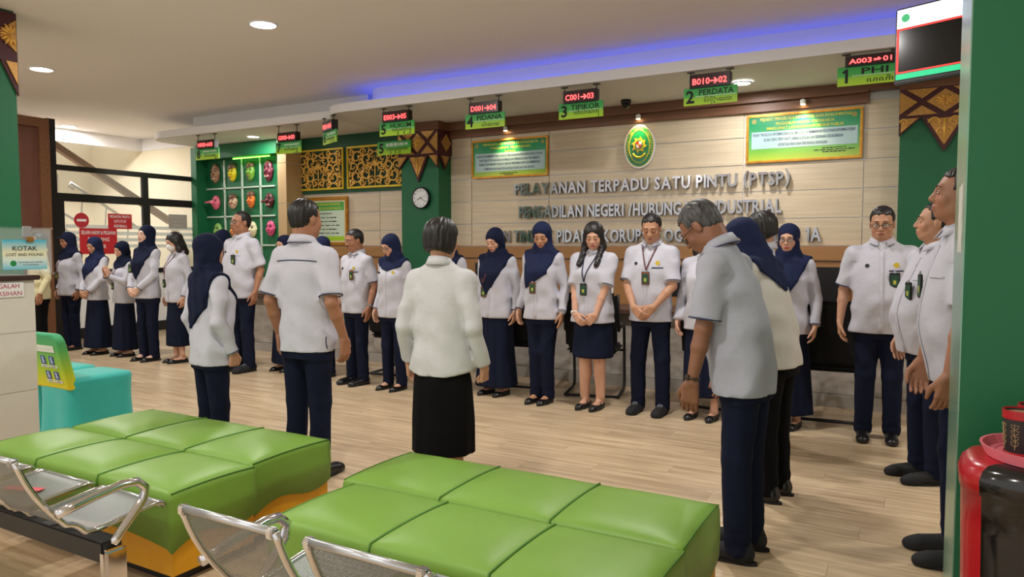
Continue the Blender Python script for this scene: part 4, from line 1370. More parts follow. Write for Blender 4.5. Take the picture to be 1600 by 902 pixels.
# ------------------------------------------------------------------ carved masks
def mask_thing(label, x, z, col, w, h, style, top=None):
    t = thing('wooden_mask', label, 'mask', (x, 8.755, z), 0, 'carved masks on the green grid')
    s = Sdf()
    s.ell((0, 0, 0), (w / 2, 0.055, h / 2), 0.01)
    s.cone((0, -0.05, h * .10), (0, -0.078 if style != 'long' else -0.085, -h * .06), 0.008, 0.018, 0.015)
    for sx in (-1, 1):
        s.ell((sx * w * .2, -0.05, h * .10), (w * .10, 0.014, h * .035), 0.006, 's')
        s.ell((sx * w * .2, -0.048, h * .185), (w * .13, 0.010, h * .03), 0.01)
        s.ell((sx * w * .24, -0.04, -h * .10), (w * .13, 0.02, h * .09), 0.02)
        s.ell((sx * w * .49, 0.0, 0.0), (w * .06, 0.02, h * .10), 0.006)
    s.ell((0, -0.047, -h * .25), (w * .2, 0.016, h * .045), 0.008)
    s.ell((0, -0.062, -h * .25), (w * .17, 0.012, h * .014), 0.004, 's')
    if style == 'long':
        s.cone((-0.02, -0.06, h * .05), (-0.155, -0.10, 0.0), 0.028, 0.014, 0.02)
    if style == 'beak':
        s.cone((-0.03, -0.05, -h * .02), (-0.08, -0.09, -h * .10), 0.03, 0.02, 0.02)
    s.fn(lambda P: P[..., 1] - 0.03, (-.3, -.2, -.3), (.3, .3, .3), 0.0, 'i')
    face = sdf_obj('face', s, 0.006, col, t)
    dk = mat('mask_dark', (30, 22, 22), 0.5)
    for sx in (-1, 1):
        MB().tube([(sx * w * .11, -0.052, h * .10), (sx * w * .2, -0.056, h * .125), (sx * w * .29, -0.046, h * .10)], 0.005, 6).build('eye_line', dk, face)
        MB().tube([(sx * w * .07, -0.055, h * .20), (sx * w * .2, -0.057, h * .235), (sx * w * .34, -0.04, h * .19)], 0.005, 6).build('brow_line', dk, face)
    lip = MB().tube([(-w * .19, -0.05, -h * .23), (0, -0.066, -h * .26), (w * .19, -0.05, -h * .23)], [0.004, 0.009, 0.004], 6)
    lip.build('lip', mat('mask_lip', (170, 40, 40), 0.4), face, smooth=True)
    if style in ('teeth', 'beak'):
        for k in range(5):
            MB().box(-.008, .008, -.004, .004, -.012, .012).build('tooth', mat('mask_tooth', (236, 226, 206), 0.4), face, loc=(-.036 + .018 * k, -0.058 + abs(k - 2) * .004, -h * .27))
    if top is not None:
        c = Sdf()
        c.ell((0, 0.0, h * .30), (w * .50, 0.062, h * .25), 0.01)
        c.fn(lambda P: h * .20 - P[..., 2] + 0.25 * np.abs(P[..., 0]), (-.3, -.2, -.3), (.3, .3, .3), 0.0, 'i')
        c.fn(lambda P: P[..., 1] - 0.03, (-.3, -.2, -.3), (.3, .3, .3), 0.0, 'i')
        crown = sdf_obj('crown', c, 0.007, top, t)
        g = MB()
        for k in range(5):
            x0 = (-.32 + .16 * k) * w
            g.tube([(x0, -0.058 + abs(k - 2) * .008, h * .24), (x0 * .9, -0.056 + abs(k - 2) * .009, h * .36), (x0 * .6, -0.036 + abs(k - 2) * .006, h * .48)], 0.006, 5)
        g.build('crown_bands', M_gold, crown, smooth=True)
    return t


mm = lambda n, c: mat('mask_' + n, c, 0.35, var=0.10, vscale=(18, 18, 18))
B_ = mat('mask_brown', (110, 66, 50), 0.45, var=0.45, col2=(170, 130, 100), vscale=(30, 30, 30))
P_ = mat('mask_purple', (58, 36, 58), 0.4, var=0.5, col2=(120, 40, 56), vscale=(26, 26, 26))
CR = mat('mask_crown_brown', (104, 70, 50), 0.45, var=0.3, vscale=(30, 30, 30))
MASKS = [('large dark brown carved mask, top row nearest the partition', -10.90, 2.70, B_, .20, .34, 'teeth', None),
         ('yellow faced carved mask with brown crown in the top row', -10.46, 2.69, mm('yellow', (232, 206, 30)), .17, .30, '', CR),
         ('green faced carved mask with brown crown in the top row', -10.01, 2.69, mm('green', (120, 170, 60)), .17, .31, '', CR),
         ('large dark purple carved demon mask, top row beside the pier', -9.58, 2.69, P_, .20, .36, 'teeth', None),
         ('pink long-nosed carved mask in the middle row', -10.90, 2.19, mm('pink', (232, 110, 136)), .18, .25, 'long', None),
         ('brown and white crested carved mask in the middle row', -10.46, 2.19, mat('mask_crest', (150, 90, 64), 0.45, var=0.4, col2=(220, 190, 160), vscale=(24, 24, 24)), .19, .25, 'teeth', CR),
         ('orange faced carved mask with tall crown in the middle row', -10.01, 2.21, mm('orange', (226, 122, 50)), .16, .28, '', CR),
         ('maroon beaked carved mask with white teeth in the middle row', -9.57, 2.19, mat('mask_maroon', (88, 34, 40), 0.4, var=0.3, vscale=(24, 24, 24)), .19, .25, 'beak', None),
         ('pale green carved mask in the bottom row beside the glasses man', -10.86, 1.70, mm('pale_green', (150, 200, 110)), .18, .26, '', None),
         ('orange carved mask peeking out behind the glasses man', -10.44, 1.70, mm('apricot', (232, 150, 90)), .18, .25, '', None),
         ('cream white laughing carved mask in the bottom row', -9.99, 1.71, mm('cream', (238, 232, 190)), .19, .27, 'teeth', None),
         ('bright pink carved mask in the bottom row beside the pier', -9.55, 1.72, mm('bright_pink', (228, 90, 140)), .19, .26, '', None)]
for a in MASKS:
    mask_thing(*a)

# ------------------------------------------------------------------ television on ceiling bracket
tv = thing('television', 'flat television with white, black and green screen hung beside near pillar', 'television', (0.223, 6.117, 2.63), R(-22.5))
TWd, TH = 0.96, 0.56
MB().box(-TWd / 2, TWd / 2, -0.02, 0.03, 0, TH, bev=0.008).build('casing', M_black, tv)
scr = MB().box(-TWd / 2 + .012, TWd / 2 - .012, -0.0225, -0.02, 0.03, TH - .012).build('screen', mat('screen_black', (10, 10, 14), 0.15), tv)
eW = mat('screen_white', (240, 244, 250), 0.5, emit=1.6); eG = mat('screen_green', (30, 190, 130), 0.5, emit=0.8); eR = mat('screen_red', (236, 52, 44), 0.5, emit=1.0)
MB().box(-TWd / 2 + .014, TWd / 2 - .014, -0.0235, -0.0225, TH - .15, TH - .014).build('white_band', eW, scr)
MB().box(-TWd / 2 + .014, TWd / 2 - .014, -0.0235, -0.0225, 0.034, 0.075).build('green_band', eG, scr)
for (a, b, c, d) in ((-TWd / 2 + .014, TWd / 2 - .014, TH - .165, TH - .152), (-TWd / 2 + .014, TWd / 2 - .014, 0.078, 0.09), (-TWd / 2 + .014, -TWd / 2 + .03, 0.09, TH - .165), (TWd / 2 - .03, TWd / 2 - .014, 0.09, TH - .165)):
    MB().box(a, b, -0.0235, -0.0225, c, d).build('red_border', eR, scr)
MB().lathe([(0.001, .0238), (0.03, .0238), (0.03, .025), (0.001, .025)], 20, (-TWd / 2 + .075, 0, TH - .08), 'y').build('screen_logo', mat('screen_logo', (60, 170, 110), 0.5, emit=0.8), scr)
MB().box(-0.04, 0.04, 0.03, 0.08, TH - .2, TH + .05).tube([(0, 0.06, TH), (0, 0.06, CEIL - 2.63)], 0.02, 8).build('ceiling_bracket', mat('bracket_grey', (150, 150, 150), 0.4, 0.6), tv)

# ------------------------------------------------------------------ dome camera
cc = thing('dome_camera', 'small black dome security camera under the soffit', 'camera', (-3.15, 8.4, SOFFIT - 0.0))
MB().lathe([(0.06, 0.0), (0.062, -0.03), (0.055, -0.05), (0.02, -0.05)], 24).build('mount', M_black, cc)
MB().lathe([(0.046, -0.05), (0.044, -0.075), (0.03, -0.095), (0.004, -0.102)], 24).build('dome', M_blackgloss, cc, smooth=True)
MB().tube([(0, -0.02, -0.07), (0, -0.05, -0.09)], 0.016, 10).build('lens', M_black, cc)

# ------------------------------------------------------------------ door signs on the glass
def glass_sign(label, y, z, w, h, m, lines, tm):
    t = thing('door_sign', label, 'sign', (-11.288, y, z), R(90))
    MB().box(-w / 2, w / 2, -0.004, 0.0, -h / 2, h / 2, bev=0.001).build('plate', m, t)
    for (s_, zz, hh, ww) in lines:
        text('sign_text', s_, tm, t, (0, -0.0055, zz), hh, ww, bold=0.008)
    return t
t = thing('door_sign', 'round red no entry sign on glass partition door', 'sign', (-11.288, 6.60, 1.82), R(90))
MB().lathe([(0.001, .0), (0.115, .0), (0.115, .004), (0.001, .004)], 32, axis='y').build('disc', mat('no_entry_red', (190, 40, 56), 0.5), t)
MB().box(-0.072, 0.072, -0.006, -0.004, -0.018, 0.018).build('white_bar', M_txt_white, t)
glass_sign('red sign asking to close the door, on glass partition', 7.22, 1.82, 0.40, 0.24, M_signred, [('MOHON PINTU', 0.075, 0.045, 0.34), ('DITUTUP', 0.0, 0.045, 0.2), ('KEMBALI', -0.075, 0.045, 0.21)], M_txt_white)
glass_sign('large red staff only sign on glass above hijab woman', 6.86, 1.50, 0.60, 0.40, M_signred, [('SELAIN HAKIM & PEGAWAI', 0.135, 0.06, 0.55), ('DILARANG', 0.03, 0.06, 0.34), ('MASUK', -0.08, 0.06, 0.24)], M_txt_white)
gs = glass_sign('grey sign sheet on the right glass pane of partition', 8.27, 1.85, 0.36, 0.24, mat('grey_sheet', (168, 160, 156), 0.6), [('MOHON PINTU', 0.07, 0.04, 0.28), ('DITUTUP', 0.0, 0.04, 0.18), ('KEMBALI', -0.07, 0.04, 0.19)], mat('grey_print', (196, 190, 186), 0.6))

# ------------------------------------------------------------------ visitor chairs in front of the counter
def visitor_chair(label, x, y, rz):
    t = thing('visitor_chair', label, 'chair', (x, y, 0), rz, 'black visitor chairs at the counter')
    # facing +y locally (towards the counter); tubular cantilever frame
    for sx in (-1, 1):
        X = sx * 0.25
        pts = [(X, -0.22, 0.025), (X, 0.20, 0.025), (X, 0.26, 0.035), (X, 0.285, 0.08), (X, 0.25, 0.42), (X, 0.22, 0.62), (X, 0.17, 0.66), (X, -0.15, 0.66), (X, -0.21, 0.64), (X, -0.24, 0.72), (X, -0.29, 0.98)]
        MB().tube(pts, 0.014, 8).build('side_frame', M_black, t, smooth=True)
        MB().box(X - .025, X + .025, -0.16, 0.17, 0.665, 0.69, bev=0.008).build('armrest', M_black, t)
    MB().tube([(-0.25, -0.22, 0.025), (0.25, -0.22, 0.025)], 0.014, 8).build('floor_bar', M_black, t, smooth=True)
    MB().tube([(-0.25, 0.25, 0.40), (0.25, 0.25, 0.40)], 0.012, 8).build('cross_bar', M_black, t, smooth=True)
    MB().box(-0.235, 0.235, -0.22, 0.25, 0.42, 0.48, bev=0.025).build('seat', M_blackfab, t)
    b = MB().box(-0.24, 0.24, -0.03, 0.03, 0, 0.52, bev=0.025)
    b.build('backrest', M_blackfab, t, loc=(0, -0.225, 0.48), rot=(R(9), 0, 0))
    return t
visitor_chair('black visitor chair behind woman in knee-length skirt', -2.72, 6.48, R(14))
visitor_chair('black visitor chair between sneaker man and stooping grey-shirted man', -1.55, 6.50, R(-8))
visitor_chair('black visitor chair between glasses hijab woman and glasses man', -0.62, 6.5, R(4))
visitor_chair('black visitor chair behind long-skirted hijab woman with brown badge', -3.62, 6.52, R(10))
visitor_chair('black visitor chair behind moustached man and hijab woman', -5.05, 6.45, R(6))

# ------------------------------------------------------------------ things on the counter
def monitor(label, x, y, rz):
    t = thing('computer_monitor', label, 'monitor', (x, y, 0.79), rz, 'counter monitors')
    MB().box(-0.26, 0.26, -0.02, 0.02, 0.12, 0.44, bev=0.006).build('screen_housing', M_black, t)
    MB().box(-0.25, 0.25, 0.02, 0.022, 0.13, 0.43).build('screen', M_blackgloss, t)
    MB().box(-0.03, 0.03, -0.03, 0.0, 0.0, 0.2).build('stand', M_black, t)
    MB().box(-0.11, 0.11, -0.09, 0.09, 0.0, 0.012, bev=0.004).build('foot', M_black, t)
    return t
monitor('black monitor standing on counter beside glasses hijab woman', -0.86, 7.25, R(8))
monitor('black monitor on counter behind woman in skirt and sneaker man', -2.35, 7.28, R(-6))
monitor('black monitor on counter behind the short haired woman', -4.3, 7.28, R(5))
def paper_stand(label, x, y):
    t = thing('brochure_stand', label, 'stand', (x, y, 0.79), 0, 'white brochure stands')
    MB().box(-0.11, 0.11, -0.002, 0.002, 0.0, 0.42).build('clear_back', M_acryl, t, loc=(0, 0.03, 0), rot=(R(-8), 0, 0))
    MB().box(-0.10, 0.10, -0.001, 0.001, 0.02, 0.41).build('leaflet', M_txt_white, t, loc=(0, 0.022, 0), rot=(R(-8), 0, 0))
    for k in range(5):
        MB().box(-0.075, 0.06 - .02 * (k % 2), -0.001, 0.0, 0.10 + .055 * k, 0.112 + .055 * k).build('print_line', mat('grey_line', (120, 130, 150), 0.6), t, loc=(0, 0.019, 0), rot=(R(-8), 0, 0))
    MB().box(-0.11, 0.11, -0.05, 0.07, 0.0, 0.004).build('foot', M_acryl, t)
    return t
paper_stand('white leaflet stand on counter beside the sneaker man', -1.72, 7.12)
paper_stand('white leaflet stand on counter between two hijab women', -3.78, 7.12)
paper_stand('white leaflet stand on counter beside the woman in skirt', -2.92, 7.14)
# clear acrylic post screen at right end of the counter
t = thing('acrylic_screen', 'clear acrylic standing screen beside glasses man legs', 'screen', (0.16, 6.65, 0))
MB().box(-0.14, 0.14, -0.004, 0.004, 0.03, 0.75).build('sheet', M_acryl, t)
MB().box(-0.15, 0.15, -0.05, 0.05, 0.0, 0.03, bev=0.004).build('foot', M_acryl, t)
# ------------------------------------------------------------------ people
def fabric(name, col, rough=0.85, bump=0.12):
    return mat(name, col, rough, var=0.03, vscale=(7, 7, 7), bump=bump, bscale=13, spec=0.5 if sum(col) > 300 else 0.15)


C_white = fabric('white_shirt_cloth', (193, 193, 204), .85, .6)
C_warm = fabric('warm_white_cloth', (198, 199, 200), .85, .7)
C_grey = fabric('pale_grey_shirt_cloth', (168, 170, 182), .85, .6)
C_cream = fabric('cream_shirt_cloth', (214, 206, 166))
C_navy = fabric('navy_cloth', (20, 26, 46), 0.9, 0.08)
C_navyh = fabric('navy_hijab_cloth', (29, 37, 68), 0.8, 0.08)
C_navyd = fabric('dark_navy_hijab_cloth', (22, 28, 52), 0.85, 0.08)
C_blk = fabric('black_cloth', (10, 10, 12), 0.9, 0.08)
C_trim = mat('navy_trim', (54, 60, 88), 0.8)
C_hair = mat('black_hair', (20, 17, 17), 0.42, var=0.3, vscale=(60, 60, 9), bump=0.12, bscale=90)
C_hairg = mat('greying_hair', (34, 33, 34), 0.5, var=0.4, col2=(74, 72, 72), vscale=(55, 55, 12), bump=0.12, bscale=90)
C_shoe = mat('black_shoe_leather', (18, 18, 20), 0.28)
C_shoef = mat('black_shoe_fabric', (22, 23, 26), 0.8)
C_sole = mat('shoe_sole', (26, 24, 24), 0.8)
C_lens = mat('glasses_lens', (220, 226, 230), 0.05, alpha=0.15)
C_frame = mat('glasses_frame', (26, 22, 22), 0.3)
C_eye = mat('eye_white', (226, 220, 212), 0.3)
C_iris = mat('eye_dark', (26, 16, 14), 0.2)
C_brow = mat('brow_hair', (30, 22, 20), 0.7)
C_mask = fabric('white_face_mask', (226, 226, 224))
C_lany = mat('maroon_lanyard', (96, 44, 44), 0.7)
C_lanb = mat('navy_lanyard', (36, 44, 74), 0.7)
C_bbr = mat('badge_brown', (128, 70, 44), 0.5)
C_bbk = mat('badge_black', (22, 24, 26), 0.4)
C_card = mat('badge_card', (28, 72, 48), 0.4, var=0.2, vscale=(60, 60, 60))
C_cardy = mat('badge_photo', (186, 184, 70), 0.4)
C_pin_y = mat('pin_yellow', (222, 192, 60), 0.35, 0.3)
C_pin_k = mat('pin_black', (40, 44, 50), 0.3)


def skin_mat():
    m = bpy.data.materials.new('skin'); m.use_nodes = True
    nt = m.node_tree; b = nt.nodes['Principled BSDF']
    at = nt.nodes.new('ShaderNodeAttribute'); at.attribute_name = 'Col'
    nt.links.new(at.outputs['Color'], b.inputs['Base Color'])
    b.inputs['Roughness'].default_value = 0.5
    b.inputs['Subsurface Weight'].default_value = 0.08
    b.inputs['Subsurface Radius'].default_value = (0.02, 0.008, 0.004)
    return m


C_skin = skin_mat()


def V(*a): return np.array(a, float)


def unit(v):
    return v / (np.linalg.norm(v) + 1e-9)


def ik(sh, wr, l1, l2, hint):
    d = wr - sh; L_ = np.linalg.norm(d)
    if L_ > (l1 + l2) * 0.999:
        wr = sh + d / L_ * (l1 + l2) * 0.999; d = wr - sh; L_ = np.linalg.norm(d)
    a = (l1 * l1 - l2 * l2 + L_ * L_) / (2 * L_)
    h = math.sqrt(max(l1 * l1 - a * a, 0))
    u = d / L_
    n = unit(hint - u * (hint @ u))
    return sh + u * a + n * h, wr


def hand_sdf(S, wr, d, n, right, s, curl, tight=1.0):
    d = unit(d); n = unit(n - d * (n @ d))
    t = np.cross(d, n) * (1 if right else -1)
    for i, (o, ln) in enumerate(((.030, .072), (.010, .080), (-.010, .075), (-.029, .060))):
        k0 = wr + (d * .088 + t * o * tight) * s
        S.cone(wr + (d * .008 + t * o * .55) * s, k0, .0165 * s, .0125 * s, .012 * s)
        p = k0; ang = 0.12
        for q, (fr, r0, r1) in enumerate(((.45, .0098, .0088), (.30, .0088, .0080), (.25, .0080, .0068))):
            ang += curl * (0.75 if q == 0 else 1.0) * (1 + .08 * i)
            e = p + (d * math.cos(ang) + n * math.sin(ang) - t * 0.0) * ln * fr * s
            S.cone(p, e, r0 * s, r1 * s, .003 * s)
            p = e
    b0 = wr + (d * .022 + t * .024) * s
    b1 = b0 + unit(d * .75 + t * .55 + n * .35) * .045 * s
    b2 = b1 + unit(d * .95 + t * .15 + n * (.3 + curl * .4)) * .032 * s
    b3 = b2 + unit(d * .95 - t * .1 + n * (.35 + curl * .6)) * .026 * s
    S.cone(b0, b1, .016 * s, .0125 * s, .012 * s).cone(b1, b2, .0118 * s, .0102 * s, .003 * s).cone(b2, b3, .0102 * s, .0078 * s, .003 * s)


def head_sdf(S, T, s, sex, hi=True):
    E = lambda c, r, k=.01, op='u': S.ell(V(*c) * s, V(*r) * s, k * s, op, T)
    Cn = lambda a, b, ra, rb, k=.01: S.cone(V(*a) * s, V(*b) * s, ra * s, rb * s, k * s, 'u', T)
    f = 0.95 if sex == 'f' else 1.0
    E((0, -.012, .030), (.076, .095, .083))
    E((0, .020, -.030), (.061 * f, .070, .080), .03)
    E((0, .052, -.088), (.033 * f, .030, .024), .035)
    for x in (-1, 1):
        E((x * .043 * f, .008, -.066), (.020, .034, .030), .03)
        E((x * .037, .060, -.030), (.023, .020, .024), .02)
        E((x * .076, -.006, -.008), (.009, .019, .031), .006)
    if hi:
        Cn((-.034, .078, .021), (.034, .078, .021), .012, .012, .02)
        for x in (-1, 1):
            E((x * .031, .097, .003), (.020, .016, .0125), .012, 's')
            E((x * .031, .0755, .002), (.0165, .0145, .0115), .004)
        Cn((0, .086, .012), (0, .104, -.026), .007, .0105 if sex == 'f' else .012, .012)
        for x in (-1, 1):
            E((x * .0125, .094, -.031), (.009, .010, .008), .008)
        E((0, .082, -.060), (.026, .014, .018), .015)
        E((0, .0915, -.0575), (.022, .0085, .0055), .004)
        E((0, .0900, -.0675), (.019, .0090, .0065), .004)
        E((0, .100, -.0622), (.022, .006, .0018), .003, 's')


DEF = dict(sex='f', girth=1.0, hijab=None, hair=None, shirt=None, sleeve='long', bottom='trousers', skirt_hem=.12, pose='down', poseL=None, poseR=None, yaw=0, pitch=8,
           skin=(196, 150, 122), shoes='flat', glasses=False, badge=None, lan=None, mask=False, watch=None, bottom_m=None, shirt_m=None, hijab_m=None, face=True, trim=True, lean=0.0,
           hem=None, hem_z=.78, stache=False, pins=False, yoke=False, collar=True, pleats=0, detail=1.0, hijab_hem='diag', visor=False, stance=.0, belly=0.0, ring=None, tail=0.0)
PEOPLE_COUNT = [0]


def person(label, pos, rz, h, **kw):
    o_ = dict(DEF); o_.update(kw)
    A = type('A', (), o_)
    s = h / 1.70
    fem = A.sex == 'f'
    g = A.girth
    dist = math.hypot(pos[0], pos[1])
    px = dist / 1143.0
    r_head = min(max(px * 0.85, 0.0038), 0.0062)
    r_hand = min(max(px * 0.9, 0.0036), 0.0055)
    r_cl = min(max(px * 1.9, 0.0085), 0.013)
    lean = A.lean
    sk = np.array(L(A.skin)[:3])
    shw = (.160 if fem else .178) * (0.5 + 0.5 * g)
    # ---- skeleton (metres at 1.70, scaled by s); lean tilts the upper body forward about the hips
    def B(x, y, z):
        if lean and z > .92:
            a = R(lean); dz = z - .92
            # progressive bend of the spine
            tt = min(dz / .5, 1.0)
            ang = a * (0.35 + 0.65 * tt)
            y, z = y * math.cos(ang) + dz * math.sin(ang), .92 + dz * math.cos(ang) - y * math.sin(ang)
        return V(x, y, z) * s
    neck0 = B(0, -.025, 1.42)
    Th = rotm(A.yaw, A.pitch + lean)
    pivot = B(0, -.028, 1.485)
    headc = pivot + Th @ (V(0, .022, .095) * s)
    T = (Th, headc)
    body_v, body_f, body_c = [], [], []

    def add_piece(S, res, col=None, painter=None):
        v, f = S.mesh(res)
        n = sum(len(q) for q in body_v)
        c = np.tile(sk if col is None else col, (len(v), 1))
        if painter is not None: c = painter(v, c)
        body_v.append(v); body_f.append(f + n); body_c.append(c)

    # ---- head and neck
    S = Sdf()
    head_sdf(S, T, s, A.sex, A.face)
    S.cone(headc + Th @ (V(0, -.028, -.055) * s), neck0, (.050 if fem else .057) * s, (.055 if fem else .064) * s, .03 * s)
    lipc = np.array(L((176, 84, 84) if fem else (150, 88, 78))[:3])
    def paint(v, c):
        q = (v - headc) @ Th / s
        m = (np.abs(q[:, 0]) < .0235) & (np.abs(q[:, 2] + .0625) < .0105 - .0065 * np.abs(q[:, 0]) / .024) & (q[:, 1] > .075)
        c[m] = lipc
        ch = np.exp(-(((np.abs(q[:, 0]) - .04) / .02) ** 2 + ((q[:, 2] + .03) / .022) ** 2)) * (q[:, 1] > .04)
        c = c * (1 - .10 * ch[:, None] * np.array([0, 1, 1]))
        return c
    add_piece(S, r_head if A.face else .007, painter=paint if A.face else None)
    # ---- coarse core under the clothes
    S = Sdf()
    S.loft([(z * s, 0, B(0, y0, z)[1], rx * s * g, ry * s) for z, y0, rx, ry in ((.86, -.01, .11, .07), (1.0, -.01, .11, .075), (1.2, -.01, .115, .07), (1.36, -.02, .07, .05), (1.42, -.025, .05, .045))])
    hipx = .085
    for sx in (-1, 1):
        S.cone(V(sx * hipx, 0, .88) * s, V(sx * (.09 + A.stance), .01, .48) * s, .062 * s, .042 * s, .02)
        S.cone(V(sx * (.09 + A.stance), .01, .48) * s, V(sx * (.092 + A.stance), -.005, .10) * s, .042 * s, .030 * s, .02)
    add_piece(S, .016)
    # ---- arms
    wrist = {}
    arms = []
    for right in (True, False):
        sx = 1 if right else -1
        pose = (A.poseR if right else A.poseL) or A.pose
        sh = B(sx * (shw - .005), -.015, 1.350)
        l1, l2 = .275 * s, .245 * s
        curl = .35; tight = 1.0
        if pose in ('down', 'fist', 'flat'):
            w = B(sx * (shw + .065 * g + .005), .035, .86) if not lean else V(sx * (shw + .05), .10 + lean * .004, .80) * s
            hint = V(sx * .25, -1, 0); d = V(-sx * .05, .12, -1); n = V(-sx, .15, 0)
            curl = 1.15 if pose == 'fist' else (.3 if pose == 'down' else .12)
        elif pose == 'clasp':
            w = B(sx * .085, .185 + A.belly, .905 if right else .915); hint = V(sx * 1, -.6, -.3)
            d = unit(V(-sx * .72, .28 if right else .10, -.60)); n = V(-sx * .25, -1, .1)
            curl = .45
        elif pose == 'clasp_low':
            w = B(sx * .10, .165 + A.belly, .845 if right else .855); hint = V(sx * 1, -.6, -.3)
            d = unit(V(-sx * .68, .26 if right else .08, -.66)); n = V(-sx * .25, -1, .1); curl = .4
        elif pose == 'pray':
            w = B(sx * .038, .235, 1.19); hint = V(sx * .7, -.3, -1)
            d = V(-sx * .12, .28, 1); n = V(-sx, 0, 0); curl = .05
        el, w = ik(sh, w, l1, l2, hint)
        wrist[right] = (sh, el, w, unit(d), n, curl)
        S = Sdf()
        S.cone(sh, el, .043 * s * (.6 + .4 * g), .037 * s, .02 * s)
        S.cone(el, el + (w - el) * .35, .037 * s, .038 * s * (1 if not fem else .92), .015 * s)
        S.cone(el + (w - el) * .35, w, .036 * s * (1 if not fem else .92), .0235 * s, .01 * s)
        hand_sdf(S, w, d, n, right, s * (1.0 if not fem else .93), curl, tight)
        lo = None
        if A.sleeve == 'long':
            S.ops = S.ops[2:]
        add_piece(S, r_hand)
    # ---- lower legs and feet (skin)
    show_legs = A.bottom == 'skirt' and A.skirt_hem > .2
    if show_legs or A.shoes in ('flat', 'mary', 'slip'):
        for sx in (-1, 1):
            X = sx * (.092 + A.stance)
            if show_legs: X = sx * (.068 + A.stance)
            S = Sdf()
            if show_legs:
                S.cone(V(X, .012, .60) * s, V(X, .012, .47) * s, .062 * s, .052 * s, .03 * s)
                S.ell(V(X, -.012, .345) * s, V(.050, .056, .12) * s, .05 * s)
                S.cone(V(X, .008, .47) * s, V(X, -.008, .10) * s, .046 * s, .033 * s, .03 * s)
            else:
                S.cone(V(X, -.008, .16) * s, V(X, -.008, .09) * s, .034 * s, .033 * s, .02 * s)
            S.ell(V(X, -.025, .045) * s, V(.032, .045, .042) * s, .03 * s)
            S.cone(V(X, .0, .055) * s, V(X, .105, .030) * s, .032 * s, .028 * s, .02 * s)
            add_piece(S, min(.008, r_cl))
    bv = np.concatenate(body_v); bf = np.concatenate(body_f); bc = np.concatenate(body_c)
    me = np_mesh('person', bv, bf)
    ca = me.attributes.new('Col', 'FLOAT_COLOR', 'POINT')
    ca.data.foreach_set('color', np.concatenate([bc, np.ones((len(bc), 1))], 1).astype(np.float32).ravel())
    P = obj('person', me, None, C_skin, (pos[0], pos[1], 0), (0, 0, R(rz)))
    tag(P, label, 'person', None)
    rnd = random.Random(int(abs(pos[0] * 1000) + abs(pos[1] * 77)))
    ph = [rnd.uniform(0, 6.28) for _ in range(6)]

    # ---- trousers / skirt
    bm_ = A.bottom_m or C_navy
    def wr_tr(Pp, amp=.0028):
        return amp * np.sin(Pp[..., 2] * 21 / s + ph[0] + 40 * Pp[..., 0] + 3 * np.sin(30 * Pp[..., 1] + 7 * Pp[..., 2])) * np.clip((.6 * s - np.abs(Pp[..., 2] - .35 * s)) / .6, 0, 1) + amp * .8 * np.sin(Pp[..., 2] * 85 / s + ph[1] + 20 * Pp[..., 1]) * np.exp(-((Pp[..., 2] - .10 * s) / .07) ** 2)
    hb = (.168 if fem else .160) * (.4 + .6 * g)
    if A.bottom == 'trousers':
        S = Sdf()
        S.loft([(.74 * s, 0, -.008 * s, hb * .96 * s, .106 * s * g), (.79 * s, 0, -.01 * s, hb * .95 * s, .104 * s * g), (.90 * s, 0, -.008 * s, hb * .8 * s, .085 * s * g)], .02)
        for sx in (-1, 1):
            kx = sx * (.088 + A.stance); ax_ = sx * (.094 + A.stance)
            S.cone(V(sx * .080, -.008, .78) * s, V(kx, .005, .47) * s, .084 * s * (.4 + .6 * g), .066 * s, .03 * s)
            S.cone(V(kx, .005, .47) * s, V(ax_, -.012, .045) * s, .066 * s, .060 * s, .02 * s)
        S.fn(lambda Pp: .040 * s - Pp[..., 2], (-.3, -.3, 0), (.3, .3, .08), 0.0, 'i')
        base_ops = S.ops
        S2 = Sdf(); S2.ops = list(base_ops)
        def disp(Pp):
            return wr_tr(Pp)
        lo = np.min([q[1] for q in base_ops if q[4] == 'u'], 0); hi = np.max([q[2] for q in base_ops if q[4] == 'u'], 0)
        lo[2] = .03 * s
        W = Sdf(); W.fn(lambda Pp: S2.evaluate(Pp) + wr_tr(Pp), lo, hi)
        sdf_obj('trousers', W, r_cl, bm_, P)
    else:
        hz = A.skirt_hem
        flare = 1.0 + (.25 if hz < .2 else .06)
        npl = A.pleats
        def wr_sk(Pp, cx, cy):
            th = np.arctan2(Pp[..., 1] - cy, Pp[..., 0] - cx)
            t = np.clip((.92 * s - Pp[..., 2]) / ((.92 - hz) * s), 0, 1)
            if npl:
                return .007 * t ** .5 * np.sin(npl * th + 1.5 * np.sin(2 * th))
            return t * (.008 * np.sin(7 * th + ph[0] + 1.2 * np.sin(3 * th)) + .004 * np.sin(13 * th + ph[1])) * (1 if hz < .3 else .35)
        S = Sdf()
        S.loft([(hz * s, 0, .0, hb * flare * s * (1.0 if hz < .2 else .98), .135 * flare * s * (.5 + .5 * g)), (.55 * s, 0, 0, hb * (1.02 + (.06 if hz < .2 else .03)) * s, .128 * s * (.5 + .5 * g)), (.78 * s, 0, -.004 * s, hb * .97 * s, .112 * s * g), (.90 * s, 0, -.005 * s, hb * .8 * s, .085 * s * g)], .0, wrinkle=wr_sk, p=2.1)
        sdf_obj('skirt', S, r_cl, bm_, P)

    # ---- shirt
    sm = A.shirt_m or C_white
    bel = A.belly
